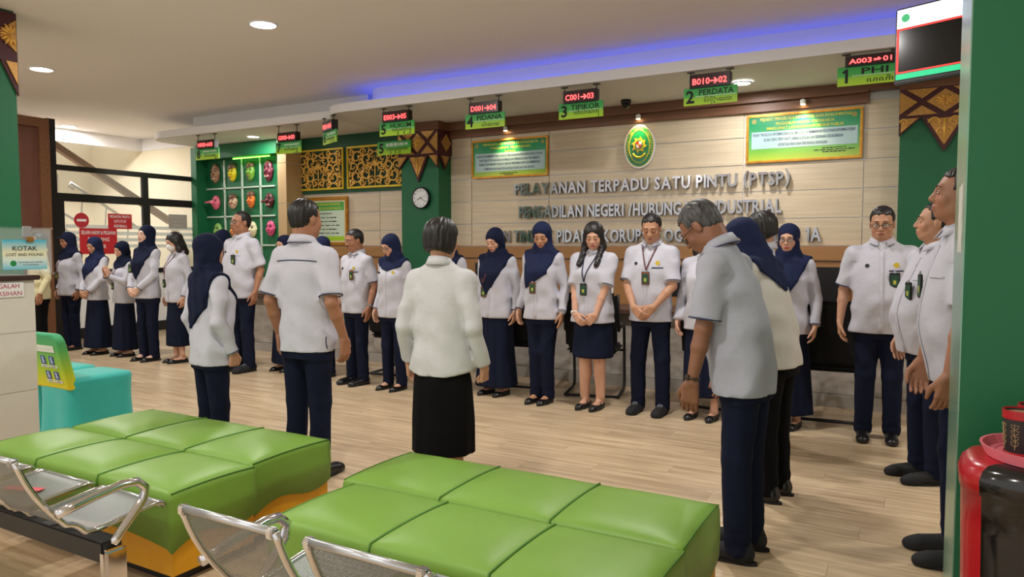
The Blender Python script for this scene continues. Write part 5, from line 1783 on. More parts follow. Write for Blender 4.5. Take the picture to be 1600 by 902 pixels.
    if fem:
        prof = [(A.hem_z, .002, .182, .128), (.88, .004, .178, .128), (1.02, .008, .160, .122), (1.14, .014, .160, .126), (1.24, .018, .166, .130), (1.33, -.008, .148, .095), (1.39, -.02, .100, .070), (1.445, -.024, .064, .060)]
    else:
        prof = [(A.hem_z, .004, .184, .130), (.90, .008 + bel * .3, .178, .128 + bel * .5), (1.03, .012 + bel * .6, .173, .128 + bel * .8), (1.15, .010 + bel * .3, .174, .128 + bel * .4), (1.26, .0, .178, .122), (1.345, -.012, .155, .095), (1.40, -.022, .105, .074), (1.45, -.025, .068, .066)]
    lev = []
    for z, y0, rx, ry in prof:
        b = B(0, y0, z)
        lev.append((b[2], 0, b[1], rx * s * (.35 + .65 * g), ry * s * (.3 + .7 * g)))
    def wr_sh(Pp, amp=1.0):
        x, y, z = Pp[..., 0] / s, Pp[..., 1] / s, Pp[..., 2] / s
        low = np.clip((1.12 - z) / .3, 0, 1)
        th = np.arctan2(y, x)
        w = .0042 * low * np.sin(6 * th + ph[0] + 3 * z) + .003 * np.sin(31 * z + 14 * np.abs(x) + ph[1] + 2 * np.sin(9 * x)) * np.exp(-((z - 1.0) / .14) ** 2)
        w = w + .004 * np.sin(40 * (z * .8 + np.abs(x) * .7) + ph[2]) * np.exp(-((np.abs(x) - .17) / .08) ** 2) * (z < 1.3)
        w = w + .003 * np.sin(22 * x + 17 * z + ph[3]) * np.sin(15 * y + 21 * z + ph[4])
        # ridged drag folds: fanning from the shoulders and falling to the hem
        rg = lambda a: np.abs(np.sin(a)) - .64
        warp = .9 * np.sin(11 * x + 5 * z + ph[5]) + .6 * np.sin(13 * y - 7 * z + ph[1])
        arm = np.clip((np.abs(x) - .14) / .05, 0, 1)
        w = w + .0052 * (1 - arm) * np.clip((1.30 - z) / .25, 0, 1) * rg(8.5 * x + 6.5 * (y + .3) + 7 * (1.2 - z) * np.sign(x) * .35 + warp + ph[2])
        w = w + .0060 * arm * rg(19 * z + 8 * y + 10 * np.abs(x) + warp + ph[3]) * np.clip((1.33 - z) / .1, 0.25, 1)
        return (w * amp * s).astype(np.float32)
    ST = Sdf()
    ST.loft(lev, .0, p=2.35)
    for right in (True, False):
        sh, el, w = wrist[right][:3]
        sx = 1 if right else -1
        ST.cone(B(sx * .055, -.022, 1.405), sh + V(-sx * .008, 0, .0) * s, .040 * s, .052 * s, .05 * s)
    cuffs = []
    for right in (True, False):
        sh, el, w = wrist[right][:3]
        ua = unit(el - sh)
        if A.sleeve == 'short':
            e = sh + (el - sh) * .86
            SS = Sdf().cone(sh, e + ua * .05, .062 * s * (.5 + .5 * g), .066 * s * (.4 + .6 * g), .03)
            f0 = SS.ops[0][0]
            def fs(Pp, f0=f0, e=e, ua=ua):
                return np.maximum(f0(Pp), (Pp - e) @ ua.astype(np.float32))
            ST.fn(fs, SS.ops[0][1], SS.ops[0][2], .03 * s)
            cuffs.append((e - ua * .003, ua, .066 * s * (.4 + .6 * g)))
        else:
            fa = unit(w - el)
            e = w - fa * .004 * s
            ST.cone(sh, el, .055 * s * (.55 + .45 * g), .046 * s * (.6 + .4 * g), .03 * s)
            SS = Sdf().cone(el, w + fa * .03, .046 * s * (.6 + .4 * g), .037 * s, .02)
            f0 = SS.ops[0][0]
            def fs(Pp, f0=f0, e=e, fa=fa):
                return np.maximum(f0(Pp), (Pp - e) @ fa.astype(np.float32))
            ST.fn(fs, SS.ops[0][1], SS.ops[0][2], .02 * s)
            cuffs.append((e - fa * .006, fa, .038 * s))
    if A.tail:
        pass
    lo = np.min([q[1] for q in ST.ops], 0) - .01; hi = np.max([q[2] for q in ST.ops], 0) + .01
    W = Sdf(); W.fn(lambda Pp: ST.evaluate(Pp) + wr_sh(Pp), lo, hi)
    W.fn(lambda Pp: (A.hem_z * s + .006) - Pp[..., 2], (-.5, -.5, .5), (.5, .5, A.hem_z * s + .02), 0, 'i')
    if A.tail:
        tl = A.tail
        W.fn(lambda Pp: (A.hem_z * s + tl * (np.abs(Pp[..., 0]) / (.18 * s)) ** 2 * .5) - Pp[..., 2], (-.4, -.4, .5), (.4, .4, 1.0), 0, 'i')
    v, f = W.mesh(r_cl)
    shirt_me = np_mesh('shirt', v, f)
    shirt = obj('shirt' if not fem else 'blouse', shirt_me, P, sm)
    bvh = BVHTree.FromPolygons([tuple(q) for q in v], [tuple(q) for q in f])
    def front(x, z, off=.002, back=False):
        y0, dy = (1.0, -1.0) if not back else (-1.0, 1.0)
        hit = bvh.ray_cast(Vector((x, y0, z)), Vector((0, dy, 0)))
        if hit[0] is None: return None
        return Vector((x, hit[0].y - dy * off, z))
    if A.trim:
        for (c, ax_, r_) in cuffs:
            u = unit(np.cross(ax_, V(0.3, 1, .1))); w_ = np.cross(ax_, u)
            MB().tube([c + (u * math.cos(a) + w_ * math.sin(a)) * (r_ + .001) for a in [2 * math.pi * k / 24 for k in range(24)]], .0042 * s, 6, closed=True).build('cuff_trim', C_trim, shirt, smooth=True)

    def ribbon(name, pts, w, m, par, up=None):
        """flat band following pts"""
        pts = [p for p in pts if p is not None]
        if len(pts) < 2: return None
        mb = MB()
        for i, p in enumerate(pts):
            t = (pts[min(i + 1, len(pts) - 1)] - pts[max(i - 1, 0)]).normalized()
            nrm = Vector((0, 1, 0)) if up is None else Vector(up)
            sd = t.cross(nrm).normalized() * w / 2
            mb.v += [tuple(p - sd), tuple(p + sd)]
        for i in range(len(pts) - 1):
            mb.f.append((2 * i, 2 * i + 1, 2 * i + 3, 2 * i + 2))
        o = mb.build(name, m, par, smooth=True)
        so = o.modifiers.new('s', 'SOLIDIFY'); so.thickness = .0022; so.offset = 0
        return o

    # collar
    if A.collar and A.hijab is None:
        c0 = B(0, -.026, 1.445)
        rows_ = [[], [], []]
        n_ = 28
        lr = R(lean)
        for k in range(n_ + 1):
            t = -1 + 2 * k / n_
            th = t * R(163)
            ct, st = math.cos(th), math.sin(th)
            for row, (r0, dz) in enumerate(((.060, .042 - .038 * t * t), (.071, .046 - .042 * t * t), (.094 + .020 * abs(t) ** 6, -.004 - .034 * abs(t) ** 3))):
                loc_ = V(r0 * st * (1.0 if fem is False else .9), -r0 * ct * (1.0 if fem is False else .9), dz) * s
                if lean:
                    y_, z_ = loc_[1], loc_[2]
                    loc_[1] = y_ * math.cos(lr) + z_ * math.sin(lr); loc_[2] = z_ * math.cos(lr) - y_ * math.sin(lr)
                rows_[row].append(tuple(c0 + loc_))
        mb = MB(); mb.v = rows_[0] + rows_[1] + rows_[2]
        for r_ in range(2):
            for k in range(n_):
                mb.f.append((r_ * (n_ + 1) + k, r_ * (n_ + 1) + k + 1, (r_ + 1) * (n_ + 1) + k + 1, (r_ + 1) * (n_ + 1) + k))
        col_ = mb.build('collar', sm, shirt, smooth=True)
        so = col_.modifiers.new('s', 'SOLIDIFY'); so.thickness = .004
        if A.trim and not fem:
            MB().tube([rows_[2][k] for k in range(n_ + 1)], .0025, 5).build('collar_piping', C_trim, shirt, smooth=True)
    facing_cam = A.face
    if facing_cam:
        pl = [front(0, z * s, .0015) for z in np.linspace(1.37, A.hem_z + .012, 16)]
        ribbon('placket', pl, .030 * s, sm, shirt)
        for z in np.linspace(1.32, A.hem_z + .07, 6):
            p = front(0, z * s, .003)
            if p is not None and dist < 7.2:
                MB().lathe([(.001, -.001), (.0055, -.001), (.0055, .0015), (.001, .0015)], 10, p, 'y').build('button', mat('button_pearl', (206, 206, 210), 0.3), shirt)
        if A.sleeve == 'short' and not fem:
            pk = [front(-x * s, 1.235 * s, .0025) for x in np.linspace(.045, .135, 8)]
            ribbon('pocket_edge', pk, .010 * s, C_trim if A.trim else sm, shirt)
    if A.pins:
        p = front(-.09 * s, 1.275 * s, .008)
        if p is not None: MB().lathe([(.001, -.001), (.019 * s, -.001), (.017 * s, .004), (.001, .004)], 16, p, 'y').build('emblem_pin', C_pin_y, shirt)
        p = front(.095 * s, 1.27 * s, .008)
        if p is not None: MB().lathe([(.001, -.001), (.014 * s, -.001), (.013 * s, .004), (.001, .004)], 16, p, 'y').build('round_pin', C_pin_k, shirt)
    if A.yoke:
        yk = [front(x * s, (1.325 + .01 * math.cos(x * 9)) * s, .003, True) for x in np.linspace(-.15, .15, 24)]
        yk = [p for p in yk if p is not None]
        MB().tube(yk, .0032, 5).build('yoke_piping', C_trim, shirt, smooth=True)
        for sx in (-1, 1):
            e = [front(sx * .176 * s * g, z * s, .002, True) for z in np.linspace(A.hem_z + .004, A.hem_z + .10, 5)]
            e = [p for p in e if p is not None]
            if len(e) > 2: MB().tube(e, .004, 5).build('side_slit', C_trim, shirt, smooth=True)

    # ---- hijab
    if A.hijab is not None:
        hm = A.hijab_m or C_navyh
        S = Sdf()
        E = lambda c, r, k=.01, op='u': S.ell(V(*c) * s, V(*r) * s, k * s, op, T)
        E((0, -.016, .032), (.088, .104, .094))
        E((0, -.018, -.035), (.083, .094, .095), .03)
        S.cone(headc + Th @ (V(0, -.012, -.075) * s), B(0, -.02, 1.41), .080 * s, .092 * s, .03 * s)
        E((0, .022, -.112), (.062, .066, .036), .03)
        def folds(Pp):
            q = (Pp - headc) @ Th / s
            a = np.arctan2(q[..., 0], q[..., 1] + .02)
            w = .0028 * np.sin(26 * q[..., 2] + 5 * np.abs(a) + ph[0]) * np.clip((.02 - q[..., 2]) / .06, 0, 1)
            w = w + .0022 * np.sin(16 * (q[..., 2] - .7 * q[..., 1]) * 2.2 + ph[1])
            return (w * s).astype(np.float32)
        # cape over shoulders and chest follows the blouse with an offset, cut by a hem line
        hk = A.hijab_hem
        def hemz(x, y):
            fr_ = y > -.02
            if hk == 'diag':      # long point towards the wearer's right front
                zf = 1.10 + .62 * (x * -1 + .06)
            elif hk == 'diag2':
                zf = 1.10 + .62 * (x + .06)
            elif hk == 'vee':
                zf = 1.07 + 1.35 * np.abs(x + .02)
            elif hk == 'short':
                zf = 1.285 + .35 * np.abs(x)
            elif hk == 'left':
                zf = np.where(x > -.03, 1.02 + 1.6 * np.abs(x - .02), 1.08 + 1.6 * np.abs(x + .03))
            else:
                zf = 1.16 + .5 * np.abs(x)
            zb = {'long_back': 1.02 + .9 * np.abs(x + .05)}.get(hk, 1.22 + .45 * np.abs(x))
            t = np.clip((y + .06) / .08, 0, 1)
            return zb * (1 - t) + zf * t
        def cape(Pp):
            x, y, z = Pp[..., 0] / s, Pp[..., 1] / s, Pp[..., 2] / s
            d = ST.evaluate(Pp) - .015 * s
            th = np.arctan2(y + .02, x)
            fold = .0045 * np.sin(9 * th + 12 * z + ph[2]) + .003 * np.sin(34 * (z + .6 * x) + ph[3])
            d = d + fold * s
            side = np.abs(x) - (.118 + .36 * np.clip(z - 1.24, 0, .2)) * (.4 + .6 * g)
            return np.maximum(np.maximum(d, (hemz(x, y) * 1.0 - z) * s), side * s)
        S.fn(cape, B(-.22, -.22, .98) - V(0, .05, 0), B(.22, .24, 1.44) + V(0, .06, .02), .03 * s)
        # face opening
        E((0, .110, -.020), (.0545, .085, .076), .006, 's')
        base = Sdf(); base.ops = list(S.ops)
        us = [q for q in base.ops if q[4] == 'u']
        lo = np.min([q[1] for q in us], 0) - .01; hi = np.max([q[2] for q in us], 0) + .01
        W = Sdf(); W.fn(lambda Pp: base.evaluate(Pp) + folds(Pp) * (Pp[..., 2] > 1.38 * s), lo, hi)
        vh, fh = W.mesh(max(r_cl * .75, .0075))
        hj = obj('hijab', np_mesh('hijab', vh, fh), P, hm)
        # rolled edge round the face
        if A.face:
            pts = []
            for k in range(28):
                a = 2 * math.pi * k / 28
                q = V(.0565 * math.cos(a), .062 - .030 * abs(math.cos(a)) ** 2 + .012 * math.sin(a), -.020 + .078 * math.sin(a))
                if math.sin(a) < -.8: q[1] += .012
                pts.append(headc + Th @ (q * s))
            MB().tube(pts, .0062 * s, 6, closed=True).build('face_edge', hm, hj, smooth=True)
        if A.visor:
            pts = [headc + Th @ (V(.062 * math.sin(t), .062 + .045 * math.cos(t), .070 - .012 * math.cos(t)) * s) for t in np.linspace(-1.2, 1.2, 12)]
            MB().tube(pts, [.006 * s] + [.011 * s] * 10 + [.006 * s], 6).build('visor', hm, hj, smooth=True)
    # ---- hair
    if A.hair is not None:
        S = Sdf()
        E = lambda c, r, k=.01, op='u': S.ell(V(*c) * s, V(*r) * s, k * s, op, T)
        hm = C_hairg if A.hair == 'grey' else C_hair
        H3 = lambda fn_: (lambda Pp: fn_((Pp - headc) @ Th / s) * s)
        lo = headc - .4 * s; hi = headc + .25 * s
        if A.hair in ('short', 'grey', 'receding'):
            E((0, -.016, .035), (.0815, .101, .090))
            E((0, -.046, -.012), (.068, .056, .066), .02)
            line = .078 if A.hair != 'receding' else .092
            def cut(q):
                ax_ = np.abs(q[..., 0])
                front_ = q[..., 1] - (.060 - 1.0 * np.clip(line - q[..., 2], -.03, .2) * .0 - .0)
                hairline = np.where(q[..., 1] > .035, line - .25 * (.075 - q[..., 1]) - .12 * ax_ + .005 * np.sin(130 * q[..., 0] + ph[3]) + .003 * np.sin(260 * q[..., 0] + ph[4]), np.where(q[..., 1] > -.005, .010 + .0 * ax_, -.045 - .25 * (-.02 - q[..., 1])))
                return hairline - q[..., 2]
            S.fn(H3(cut), lo, hi, .008 * s, 'i')
            amp = .003
        elif A.hair == 'bob':
            E((0, -.018, .036), (.092, .110, .096))
            E((0, -.030, -.030), (.090, .088, .085), .03)
            def cut(q):
                return np.where(q[..., 1] > .030, .052 - .3 * np.abs(q[..., 0]), -.085 - .3 * (q[..., 1])) - q[..., 2]
            S.fn(H3(cut), lo, hi, .006 * s, 'i')
            amp = .004
        elif A.hair in ('long', 'mid'):
            bot = -.30 if A.hair == 'long' else -.13
            E((0, -.018, .034), (.088, .106, .093))
            E((0, -.040, -.05), (.082, .068, .10), .03)
            for sx in (-1, 1):
                S.cone(headc + Th @ (V(sx * .068, .012, .0) * s), headc + Th @ (V(sx * .075, .012, -.10) * s), .026 * s, .030 * s, .03 * s)
                e = headc + Th @ (V(sx * .075, .012, -.10) * s)
                e2 = V(sx * .085 * s, e[1] + (.045 if A.hair == 'long' else 0) * s, e[2] + (bot + .10) * s * .8)
                fr_ = front(e2[0], e2[2], .015)
                if A.hair == 'long' and fr_ is not None: e2[1] = fr_.y
                S.cone(e, e2, .032 * s, .026 * s, .03 * s)
            S.cone(headc + Th @ (V(0, -.05, -.08) * s), V(0, -.10 * s, headc[2] + bot * s), .075 * s, .06 * s, .04 * s)
            E((0, .115, -.022), (.056, .08, .092), .012, 's')
            amp = .0035
        base = Sdf(); base.ops = list(S.ops)
        us = [q for q in base.ops if q[4] == 'u']
        lo = np.min([q[1] for q in us], 0) - .01; hi = np.max([q[2] for q in us], 0) + .01
        def strands(Pp):
            q = (Pp - headc) @ Th / s
            a = np.arctan2(q[..., 0], q[..., 1] - .02)
            return (amp * (.6 * np.sin(23 * a + 18 * q[..., 2] + ph[0]) + .5 * np.sin(41 * a - 25 * q[..., 2] + ph[1]) * np.sin(30 * q[..., 2] + ph[2])) * s).astype(np.float32)
        W = Sdf(); W.fn(lambda Pp: base.evaluate(Pp) + strands(Pp), lo, hi)
        vh, fh = W.mesh(max(r_head, .0048))
        obj('hair', np_mesh('hair', vh, fh), P, hm)
    # ---- face details
    def FP(x, y, z): return Vector(headc + Th @ (V(x, y, z) * s))
    if A.face:
        for sx in (-1, 1):
            MB().tube([FP(sx * .013, .0925, .0255), FP(sx * .030, .0915, .0300), FP(sx * .050, .0790, .0240)], [.0028 * s, .0034 * s, .0018 * s] if not fem else [.0018 * s, .0024 * s, .0014 * s], 5).build('eyebrow', C_brow, P, smooth=True)
            if A.pitch > 12:
                MB().tube([FP(sx * .016, .0855, -.0055), FP(sx * .031, .0888, -.0085), FP(sx * .046, .0800, -.0055)], [.001 * s, .0018 * s, .001 * s], 5).build('eyelash', C_iris, P, smooth=True)
            else:
                e = MB().tube([FP(sx * .018, .0855, .001), FP(sx * .024, .0880, .0015), FP(sx * .031, .0890, .002), FP(sx * .038, .0870, .0015), FP(sx * .045, .0805, .001)], [.001 * s, .0030 * s, .0036 * s, .0030 * s, .001 * s], 8).build('eye', C_eye, P, smooth=True)
                MB().tube([FP(sx * .031, .0880, .002), FP(sx * .031, .0930, .002)], [.0046 * s, .0038 * s], 10).build('iris', C_iris, e, smooth=True)
                MB().tube([FP(sx * .016, .0860, .003), FP(sx * .031, .0915, .0068), FP(sx * .047, .0810, .003)], [.001 * s, .0018 * s, .001 * s], 5).build('eyelash', C_iris, e, smooth=True)
        if A.stache:
            MB().tube([FP(-.026, .089, -.050), FP(-.012, .0975, -.0455), FP(.012, .0975, -.0455), FP(.026, .089, -.050)], [.0022 * s, .0045 * s, .0045 * s, .0022 * s], 6).build('moustache', C_brow, P, smooth=True)
        if A.mask:
            S = Sdf()
            S.ell(V(0, .062, -.048) * s, V(.060, .050, .054) * s, .01, 'u', T)
            S.ell(V(0, .098, -.040) * s, V(.022, .022, .030) * s, .03 * s, 'u', T)
            S.fn(lambda Pp: (.035 - ((Pp - headc) @ Th / s)[..., 1]) * s, headc - .3, headc + .3, .0, 'i')
            mk = sdf_obj('face_mask', S, r_head, C_mask, P)
            for sx in (-1, 1):
                MB().tube([FP(sx * .055, .045, -.03), FP(sx * .072, .012, -.012)], .0022 * s, 5).build('ear_loop', C_mask, mk)
        if A.glasses:
            gl_ = None
            mb = MB()
            for sx in (-1, 1):
                ring = [FP(sx * .0325 + .0235 * math.cos(a) * (1 if abs(math.cos(a)) < .9 else .96), .1005 - .004 * (abs(sx * .0325 + .0235 * math.cos(a)) / .05) ** 2, -.001 + .0165 * math.sin(a)) for a in [2 * math.pi * k / 20 for k in range(20)]]
                mb.tube(ring, .0018 * s, 6, closed=True)
                mb.tube([FP(sx * .055, .094, .004), FP(sx * .074, .072, .004), FP(sx * .080, .0, .002)], .0018 * s, 6)
            mb.tube([FP(-.010, .1015, .002), FP(0, .105, .005), FP(.010, .1015, .002)], .0016 * s, 6)
            gl_ = mb.build('glasses', C_frame, P, smooth=True)
            for sx in (-1, 1):
                lv_ = [FP(sx * .0325 + .022 * math.cos(a), .0995 - .004 * (abs(sx * .0325 + .022 * math.cos(a)) / .05) ** 2, -.001 + .0155 * math.sin(a)) for a in [2 * math.pi * k / 16 for k in range(16)]]
                MB().add(lv_, [tuple(range(16))]).build('lens', C_lens, gl_)
    # ---- badge and lanyard
    if A.badge is not None:
        kind, bx_, bz_ = A.badge
        x, z = bx_ * s, bz_ * s
        p = front(x, z, .012)
        q_ = front(x, z + .05 * s, .012)
        if p is not None:
            if A.hijab is not None and bz_ > 1.12: p.y += .016
            cm_ = {'brown': C_bbr, 'black': C_bbk}[kind]
            tilt = 0.0
            bd = MB().box(-.034 * s, .034 * s, -.004, .004, -.054 * s, .054 * s, bev=.004).build('badge', cm_, P, loc=p)
            MB().box(-.026 * s, .026 * s, .004, .0052, -.042 * s, .036 * s).build('badge_card', C_card, bd)
            MB().box(-.009 * s, .009 * s, .0052, .0062, -.028 * s, .0 * s).build('badge_photo', C_cardy, bd)
            MB().box(-.008 * s, .008 * s, -.003, .003, .050 * s, .066 * s).build('badge_clip', M_steel, bd)
        if A.lan is not None and p is not None:
            lm = {'maroon': C_lany, 'navy': C_lanb}[A.lan]
            for sx in (-1, 1):
                pts = []
                for t in np.linspace(0, 1, 12):
                    xx = sx * .062 * s * (1 - t) + x * t; zz = (1.405 * (1 - t) + (bz_ + .066) * t) * s
                    fp = front(xx, zz, .005)
                    if fp is not None:
                        if A.hijab is not None and t > .55: fp.y += .014 * min(1, (t - .55) * 4)
                        pts.append(fp)
                if pts:
                    pts[-1].y = p.y - .002
                ribbon('lanyard', pts, .011 * s, lm, P)
    if A.lan is not None and not A.face:
        pts = [Vector(B(.068 * math.sin(a), -.026 - .066 * math.cos(a), 1.475 - .006 * a * a)) for a in np.linspace(-1.8, 1.8, 16)]
        MB().tube(pts, .005 * s, 6).build('lanyard', C_lany, P, smooth=True)
    # ---- watches, bracelets
    if A.watch is not None:
        side, m_ = A.watch
        sh, el, w = wrist[side == 'R'][:3]
        ax_ = unit(w - el); c = w - ax_ * (.018 if A.sleeve == 'short' else -.012) * s
        u = unit(np.cross(ax_, V(0.2, 1, .3))); w_ = np.cross(ax_, u)
        wt = MB().tube([c + (u * math.cos(a) + w_ * math.sin(a)) * .0285 * s for a in [2 * math.pi * k / 20 for k in range(20)]], .0055 * s, 6, closed=True).build('watch_strap', m_, P, smooth=True)
        o3 = unit(V((1 if side == 'R' else -1) * .8, .5, .1)); o3 = unit(o3 - ax_ * (o3 @ ax_))
        MB().tube([c + o3 * .026 * s, c + o3 * .036 * s], .014 * s, 12).build('watch_face', m_, wt)
    # ---- shoes
    for sx in (-1, 1):
        X = sx * (.094 + A.stance)
        if show_legs: X = sx * (.068 + A.stance)
        S = Sdf()
        if A.shoes in ('flat', 'mary', 'slip'):
            S.cone(V(X, -.045, .030) * s, V(X, .125, .018) * s, .038 * s, .036 * s, .01)
            S.ell(V(X, .135, .016) * s, V(.037, .045, .026) * s, .02 * s)
            S.fn(lambda Pp: .001 - Pp[..., 2], (-.4, -.3, -.1), (.4, .4, .2), 0, 'i')
            S.ell(V(X, .030, .075) * s, V(.030, .078, .040) * s, .006 * s, 's')
            m_ = C_shoe
        else:
            big = 1.12 if A.shoes == 'sneaker' else 1.0
            S.cone(V(X, -.040, .045) * s, V(X, .125, .028) * s, .045 * s * big, .041 * s * big, .01)
            S.ell(V(X, .150, .022) * s, V(.044 * big, .055, .036 * big) * s, .02 * s)
            S.cone(V(X, -.03, .05) * s, V(X, -.025, .095) * s, .046 * s, .044 * s, .02 * s)
            S.fn(lambda Pp: .001 - Pp[..., 2], (-.4, -.3, -.1), (.4, .4, .2), 0, 'i')
            m_ = C_shoe if A.shoes == 'oxford' else C_shoef
        sho = sdf_obj('shoe', S, min(r_cl, .0085), m_, P)
        n_ = 20
        ring = []
        for k in range(n_):
            a = 2 * math.pi * k / n_
            c_, s_ = math.cos(a), math.sin(a)
            ring.append((X * s + .046 * s * c_ * (1 if s_ > 0 else .9), (.048 + .148 * s_) * s, 0))
        MB().prism([(a, b) for a, b, c in ring], .001, .014 * s, 'z').build('sole', C_sole, sho)
        if A.shoes == 'mary':
            MB().tube([(X * s + .036 * s * math.cos(a), .030 * s, (.040 + .035 * math.sin(a)) * s) for a in np.linspace(0, math.pi, 9)], .005 * s, 6).build('strap', C_shoe, sho, smooth=True)
            MB().lathe([(.001, -.003), (.005, -.003), (.005, .003), (.001, .003)], 8, (X * s + sx * .034 * s, .03 * s, .055 * s)).build('buckle', M_steel, sho)
        if A.shoes == 'sneaker':
            for k in range(4):
                y = (.055 + .022 * k) * s
                MB().tube([(X * s - .022 * s, y, (.083 - .007 * k) * s), (X * s, y + .004, (.091 - .008 * k) * s), (X * s + .022 * s, y, (.083 - .007 * k) * s)], .003, 5).build('lace', mat('lace_grey', (150, 152, 160), .7), sho)
    return P
# ------------------------------------------------------------------ the people standing round
SK1, SK2, SK3, SK4 = (206, 158, 132), (186, 138, 108), (162, 112, 84), (138, 92, 68)
W_steel = mat('watch_steel', (180, 182, 186), 0.25, 0.8); W_white = mat('watch_white', (230, 230, 228), 0.4); W_dark = mat('bracelet_dark', (70, 58, 48), 0.4, 0.4)
GRP = None
# left part of the far row, seen side on
person('person in cream shirt and black trousers behind the lost and found box', (-9.95, 5.25), 160, 1.60, sex='m', hair='short', shirt_m=C_cream, bottom_m=C_blk, sleeve='long', trim=False, skin=SK3, shoes='oxford', pitch=4, collar=True)
person('woman with peaked navy hijab, white blouse with navy pocket trim and trousers', (-10.2, 5.78), 180, 1.62, hijab=1, hijab_m=C_navyd, hijab_hem='short', skin=SK3, pitch=14, visor=True, shoes='slip', badge=('brown', .06, 1.08), lan='maroon', girth=1.08)
person('woman in navy hijab and long navy skirt with hands clasped, beside peaked hijab', (-9.47, 5.71), 182, 1.55, hijab=1, hijab_hem='diag', skin=SK2, pitch=16, bottom='skirt', skirt_hem=.10, pose='clasp', yaw=4)
person('short woman in navy hijab holding her palms together at her chin', (-9.0, 5.78), 176, 1.49, hijab=1, hijab_m=C_navyd, hijab_hem='short', skin=SK1, pitch=14, bottom='skirt', skirt_hem=.10, pose='pray', badge=('black', .05, 1.04), lan='maroon')
person('tall woman in navy hijab with raised face, clasped hands and navy trousers', (-8.39, 5.69), 183, 1.68, hijab=1, hijab_m=C_navyd, hijab_hem='left', skin=(224, 182, 160), pitch=-2, pose='clasp', badge=('black', .10, 1.16), lan='navy')
person('bareheaded woman with white face mask and pleated navy skirt', (-7.93, 5.78), 170, 1.60, hair='mid', mask=True, skin=SK1, pitch=20, bottom='skirt', skirt_hem=.22, pleats=40, badge=('black', .09, 1.03), lan='maroon', sleeve='long', shoes='slip')
person('person in navy hijab hidden behind the hijab woman with her back turned', (-7.25, 5.9), 180, 1.62, hijab=1, hijab_m=C_navyd, hijab_hem='short', skin=SK2, pitch=10, bottom='skirt', skirt_hem=.12)
person('tall man with glasses in white short-sleeved shirt before the mask wall', (-6.73, 5.72), 178, 1.815, sex='m', hair='receding', skin=SK3, glasses=True, pitch=-2, yaw=-6, sleeve='short', badge=('black', -.075, 1.19), shoes='sneaker', pins=True, belly=.03, girth=1.08, trim=False)
person('woman in navy hijab and long skirt peeping between two men', (-6.33, 6.0), 175, 1.55, hijab=1, hijab_m=C_navyd, hijab_hem='short', skin=SK1, pitch=8, bottom='skirt', skirt_hem=.10, badge=('black', .0, 1.05), lan='navy')
person('person in navy hijab mostly hidden behind the man with his back turned', (-5.68, 5.92), 180, 1.53, hijab=1, hijab_m=C_navyh, hijab_hem='short', skin=SK2, pitch=10)
person('moustached man in white short-sleeved shirt with wrist watch', (-5.07, 5.76), 172, 1.60, sex='m', hair='short', skin=SK3, stache=True, pitch=12, yaw=-10, sleeve='short', badge=('brown', -.08, 1.20), pins=True, shoes='oxford', watch=('L', W_steel), poseL='flat', girth=.98)
person('woman with glasses in blue navy hijab with downcast face', (-4.56, 5.73), 178, 1.555, hijab=1, hijab_hem='short', skin=SK1, pitch=24, yaw=-12, glasses=True, pins=True, shoes='slip')
person('person in dark hijab and navy vest hidden behind short-haired woman', (-4.1, 6.0), 180, 1.59, hijab=1, hijab_m=C_navyd, hijab_hem='long_back', skin=SK2, pitch=14)
person('woman in navy hijab with brown badge, steel watch and long skirt', (-3.55, 6.02), 176, 1.605, hijab=1, hijab_m=C_navyd, hijab_hem='left', skin=SK1, pitch=22, bottom='skirt', skirt_hem=.09, badge=('brown', .055, 1.05), lan='maroon', watch=('L', W_steel), girth=1.12)
person('woman in large diagonal navy hijab with brown badge and navy trousers', (-3.0, 5.90), 178, 1.655, hijab=1, hijab_hem='diag', skin=SK2, pitch=24, yaw=14, badge=('brown', .02, 1.08), shoes='mary', watch=('L', W_steel), girth=.98, poseL='flat', stance=-.03)
person('woman with long black hair, short sleeves and knee-length navy skirt', (-2.505, 5.91), 178, 1.64, hair='long', skin=SK1, pitch=20, yaw=16, sleeve='short', pose='clasp_low', bottom='skirt', skirt_hem=.47, shoes='mary', badge=('black', .02, 1.09), lan='navy', watch=('R', W_white), girth=1.14)
person('young man in white short-sleeved shirt and chunky black sneakers', (-2.0, 5.97), 180, 1.71, sex='m', hair='short', skin=SK2, pitch=22, yaw=8, sleeve='short', pose='clasp', badge=('brown', .0, 1.15), lan='maroon', pins=True, shoes='sneaker', stance=.015)
person('woman with dark hair partly hidden behind the stooping grey-shirted man', (-1.55, 6.0), 178, 1.60, hair='mid', skin=SK1, pitch=16, bottom='skirt', skirt_hem=.20, sleeve='long')
person('woman with round glasses in navy hijab and long navy skirt', (-0.92, 6.05), 172, 1.60, hijab=1, hijab_hem='left', skin=SK1, pitch=10, yaw=6, glasses=True, bottom='skirt', skirt_hem=.12, shoes='flat', girth=1.05)
person('man with glasses, black hair and black badge at the right', (-0.26, 5.96), 184, 1.715, sex='m', hair='short', skin=SK2, glasses=True, pitch=12, yaw=-6, sleeve='short', badge=('black', -.08, 1.17), pins=True, shoes='oxford', girth=1.10, belly=.03)
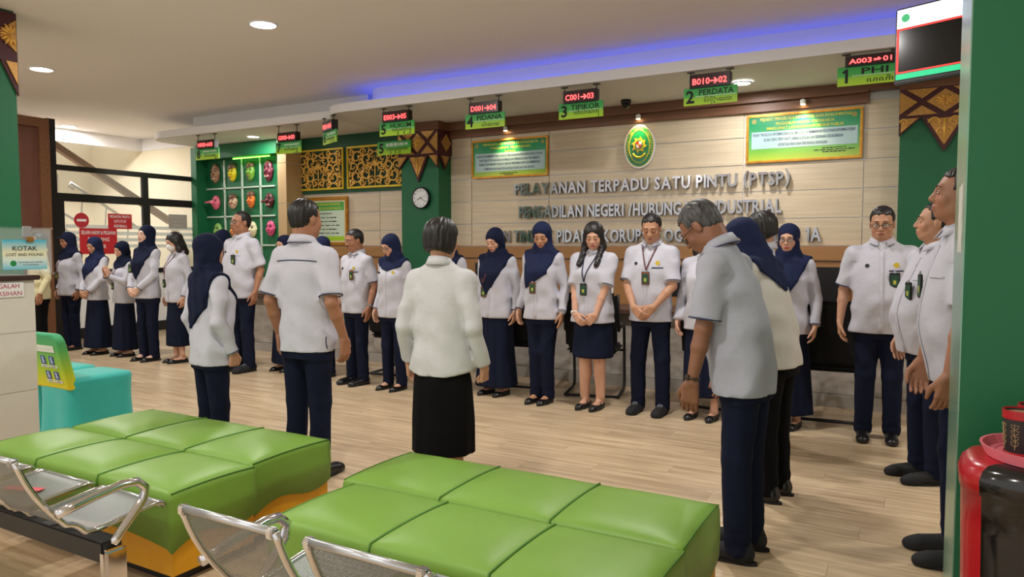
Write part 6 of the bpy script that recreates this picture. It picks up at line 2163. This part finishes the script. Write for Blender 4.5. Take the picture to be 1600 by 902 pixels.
# right side, facing left
person('man in profile with raised chin in white shirt, dark slip-on shoes', (0.05, 5.06), 120, 1.68, sex='m', hair='receding', skin=SK2, pitch=-4, yaw=-24, sleeve='short', badge=('black', -.07, 1.17), shoes='loafer', girth=1.10, belly=.05, trim=False, poseL='down')
person('man half hidden by the near green pillar with hanging black badge', (0.18, 3.80), 102, 1.77, sex='m', hair='short', skin=SK3, pitch=-12, yaw=-8, lean=6, sleeve='short', badge=('black', .06, 1.19), shoes='loafer', girth=1.0, belly=.03, trim=False)
# right foreground, bowed
person('stooping man with greying hair and glasses in pale grey shirt and bracelet', (-0.69, 3.40), 84, 1.69, sex='m', hair='grey', skin=SK4, glasses=True, pitch=28, lean=17, sleeve='short', shirt_m=C_grey, shoes='loafer', watch=('L', W_dark), girth=1.04, belly=.02, hem_z=.76)
person('bowing woman in navy hijab and cream white blouse behind stooping man', (-0.71, 4.27), 78, 1.63, hijab=1, hijab_hem='short', skin=SK2, pitch=26, lean=16, shirt_m=fabric('ivory_cloth', (204, 200, 192), .85, .35), bottom_m=C_blk, shoes='oxford', girth=1.12, face=False)
person('person with short black hair and skirt hidden behind the bowing hijab woman', (-0.98, 5.30), 100, 1.66, hair='bob', skin=SK2, pitch=12, bottom='skirt', skirt_hem=.44, shoes='flat', face=False)
# near row with backs to the camera
person('woman with navy hijab trailing down her back, white blouse, back turned', (-3.93, 3.10), -12, 1.50, hijab=1, hijab_m=C_navyd, hijab_hem='long_back', skin=SK2, pitch=4, yaw=-8, face=False, girth=1.10, poseR='fist', shoes='flat', shirt_m=C_white, hem_z=.76)
person('man with black hair in white shirt with navy piping, back turned', (-3.27, 3.27), 4, 1.705, sex='m', hair='short', skin=SK3, pitch=2, yaw=-14, face=False, sleeve='short', yoke=True, lan='maroon', shoes='oxford', shirt_m=C_white, poseR='down', girth=1.03)
person('short-haired woman in plain white shirt and black skirt, back turned', (-2.22, 3.20), 6, 1.565, hair='bob', skin=SK2, pitch=2, yaw=-10, face=False, sleeve='long', shirt_m=C_warm, bottom='skirt', bottom_m=C_blk, skirt_hem=.35, poseR='fist', girth=1.13, trim=False, hem_z=.80, tail=.05, shoes='flat')
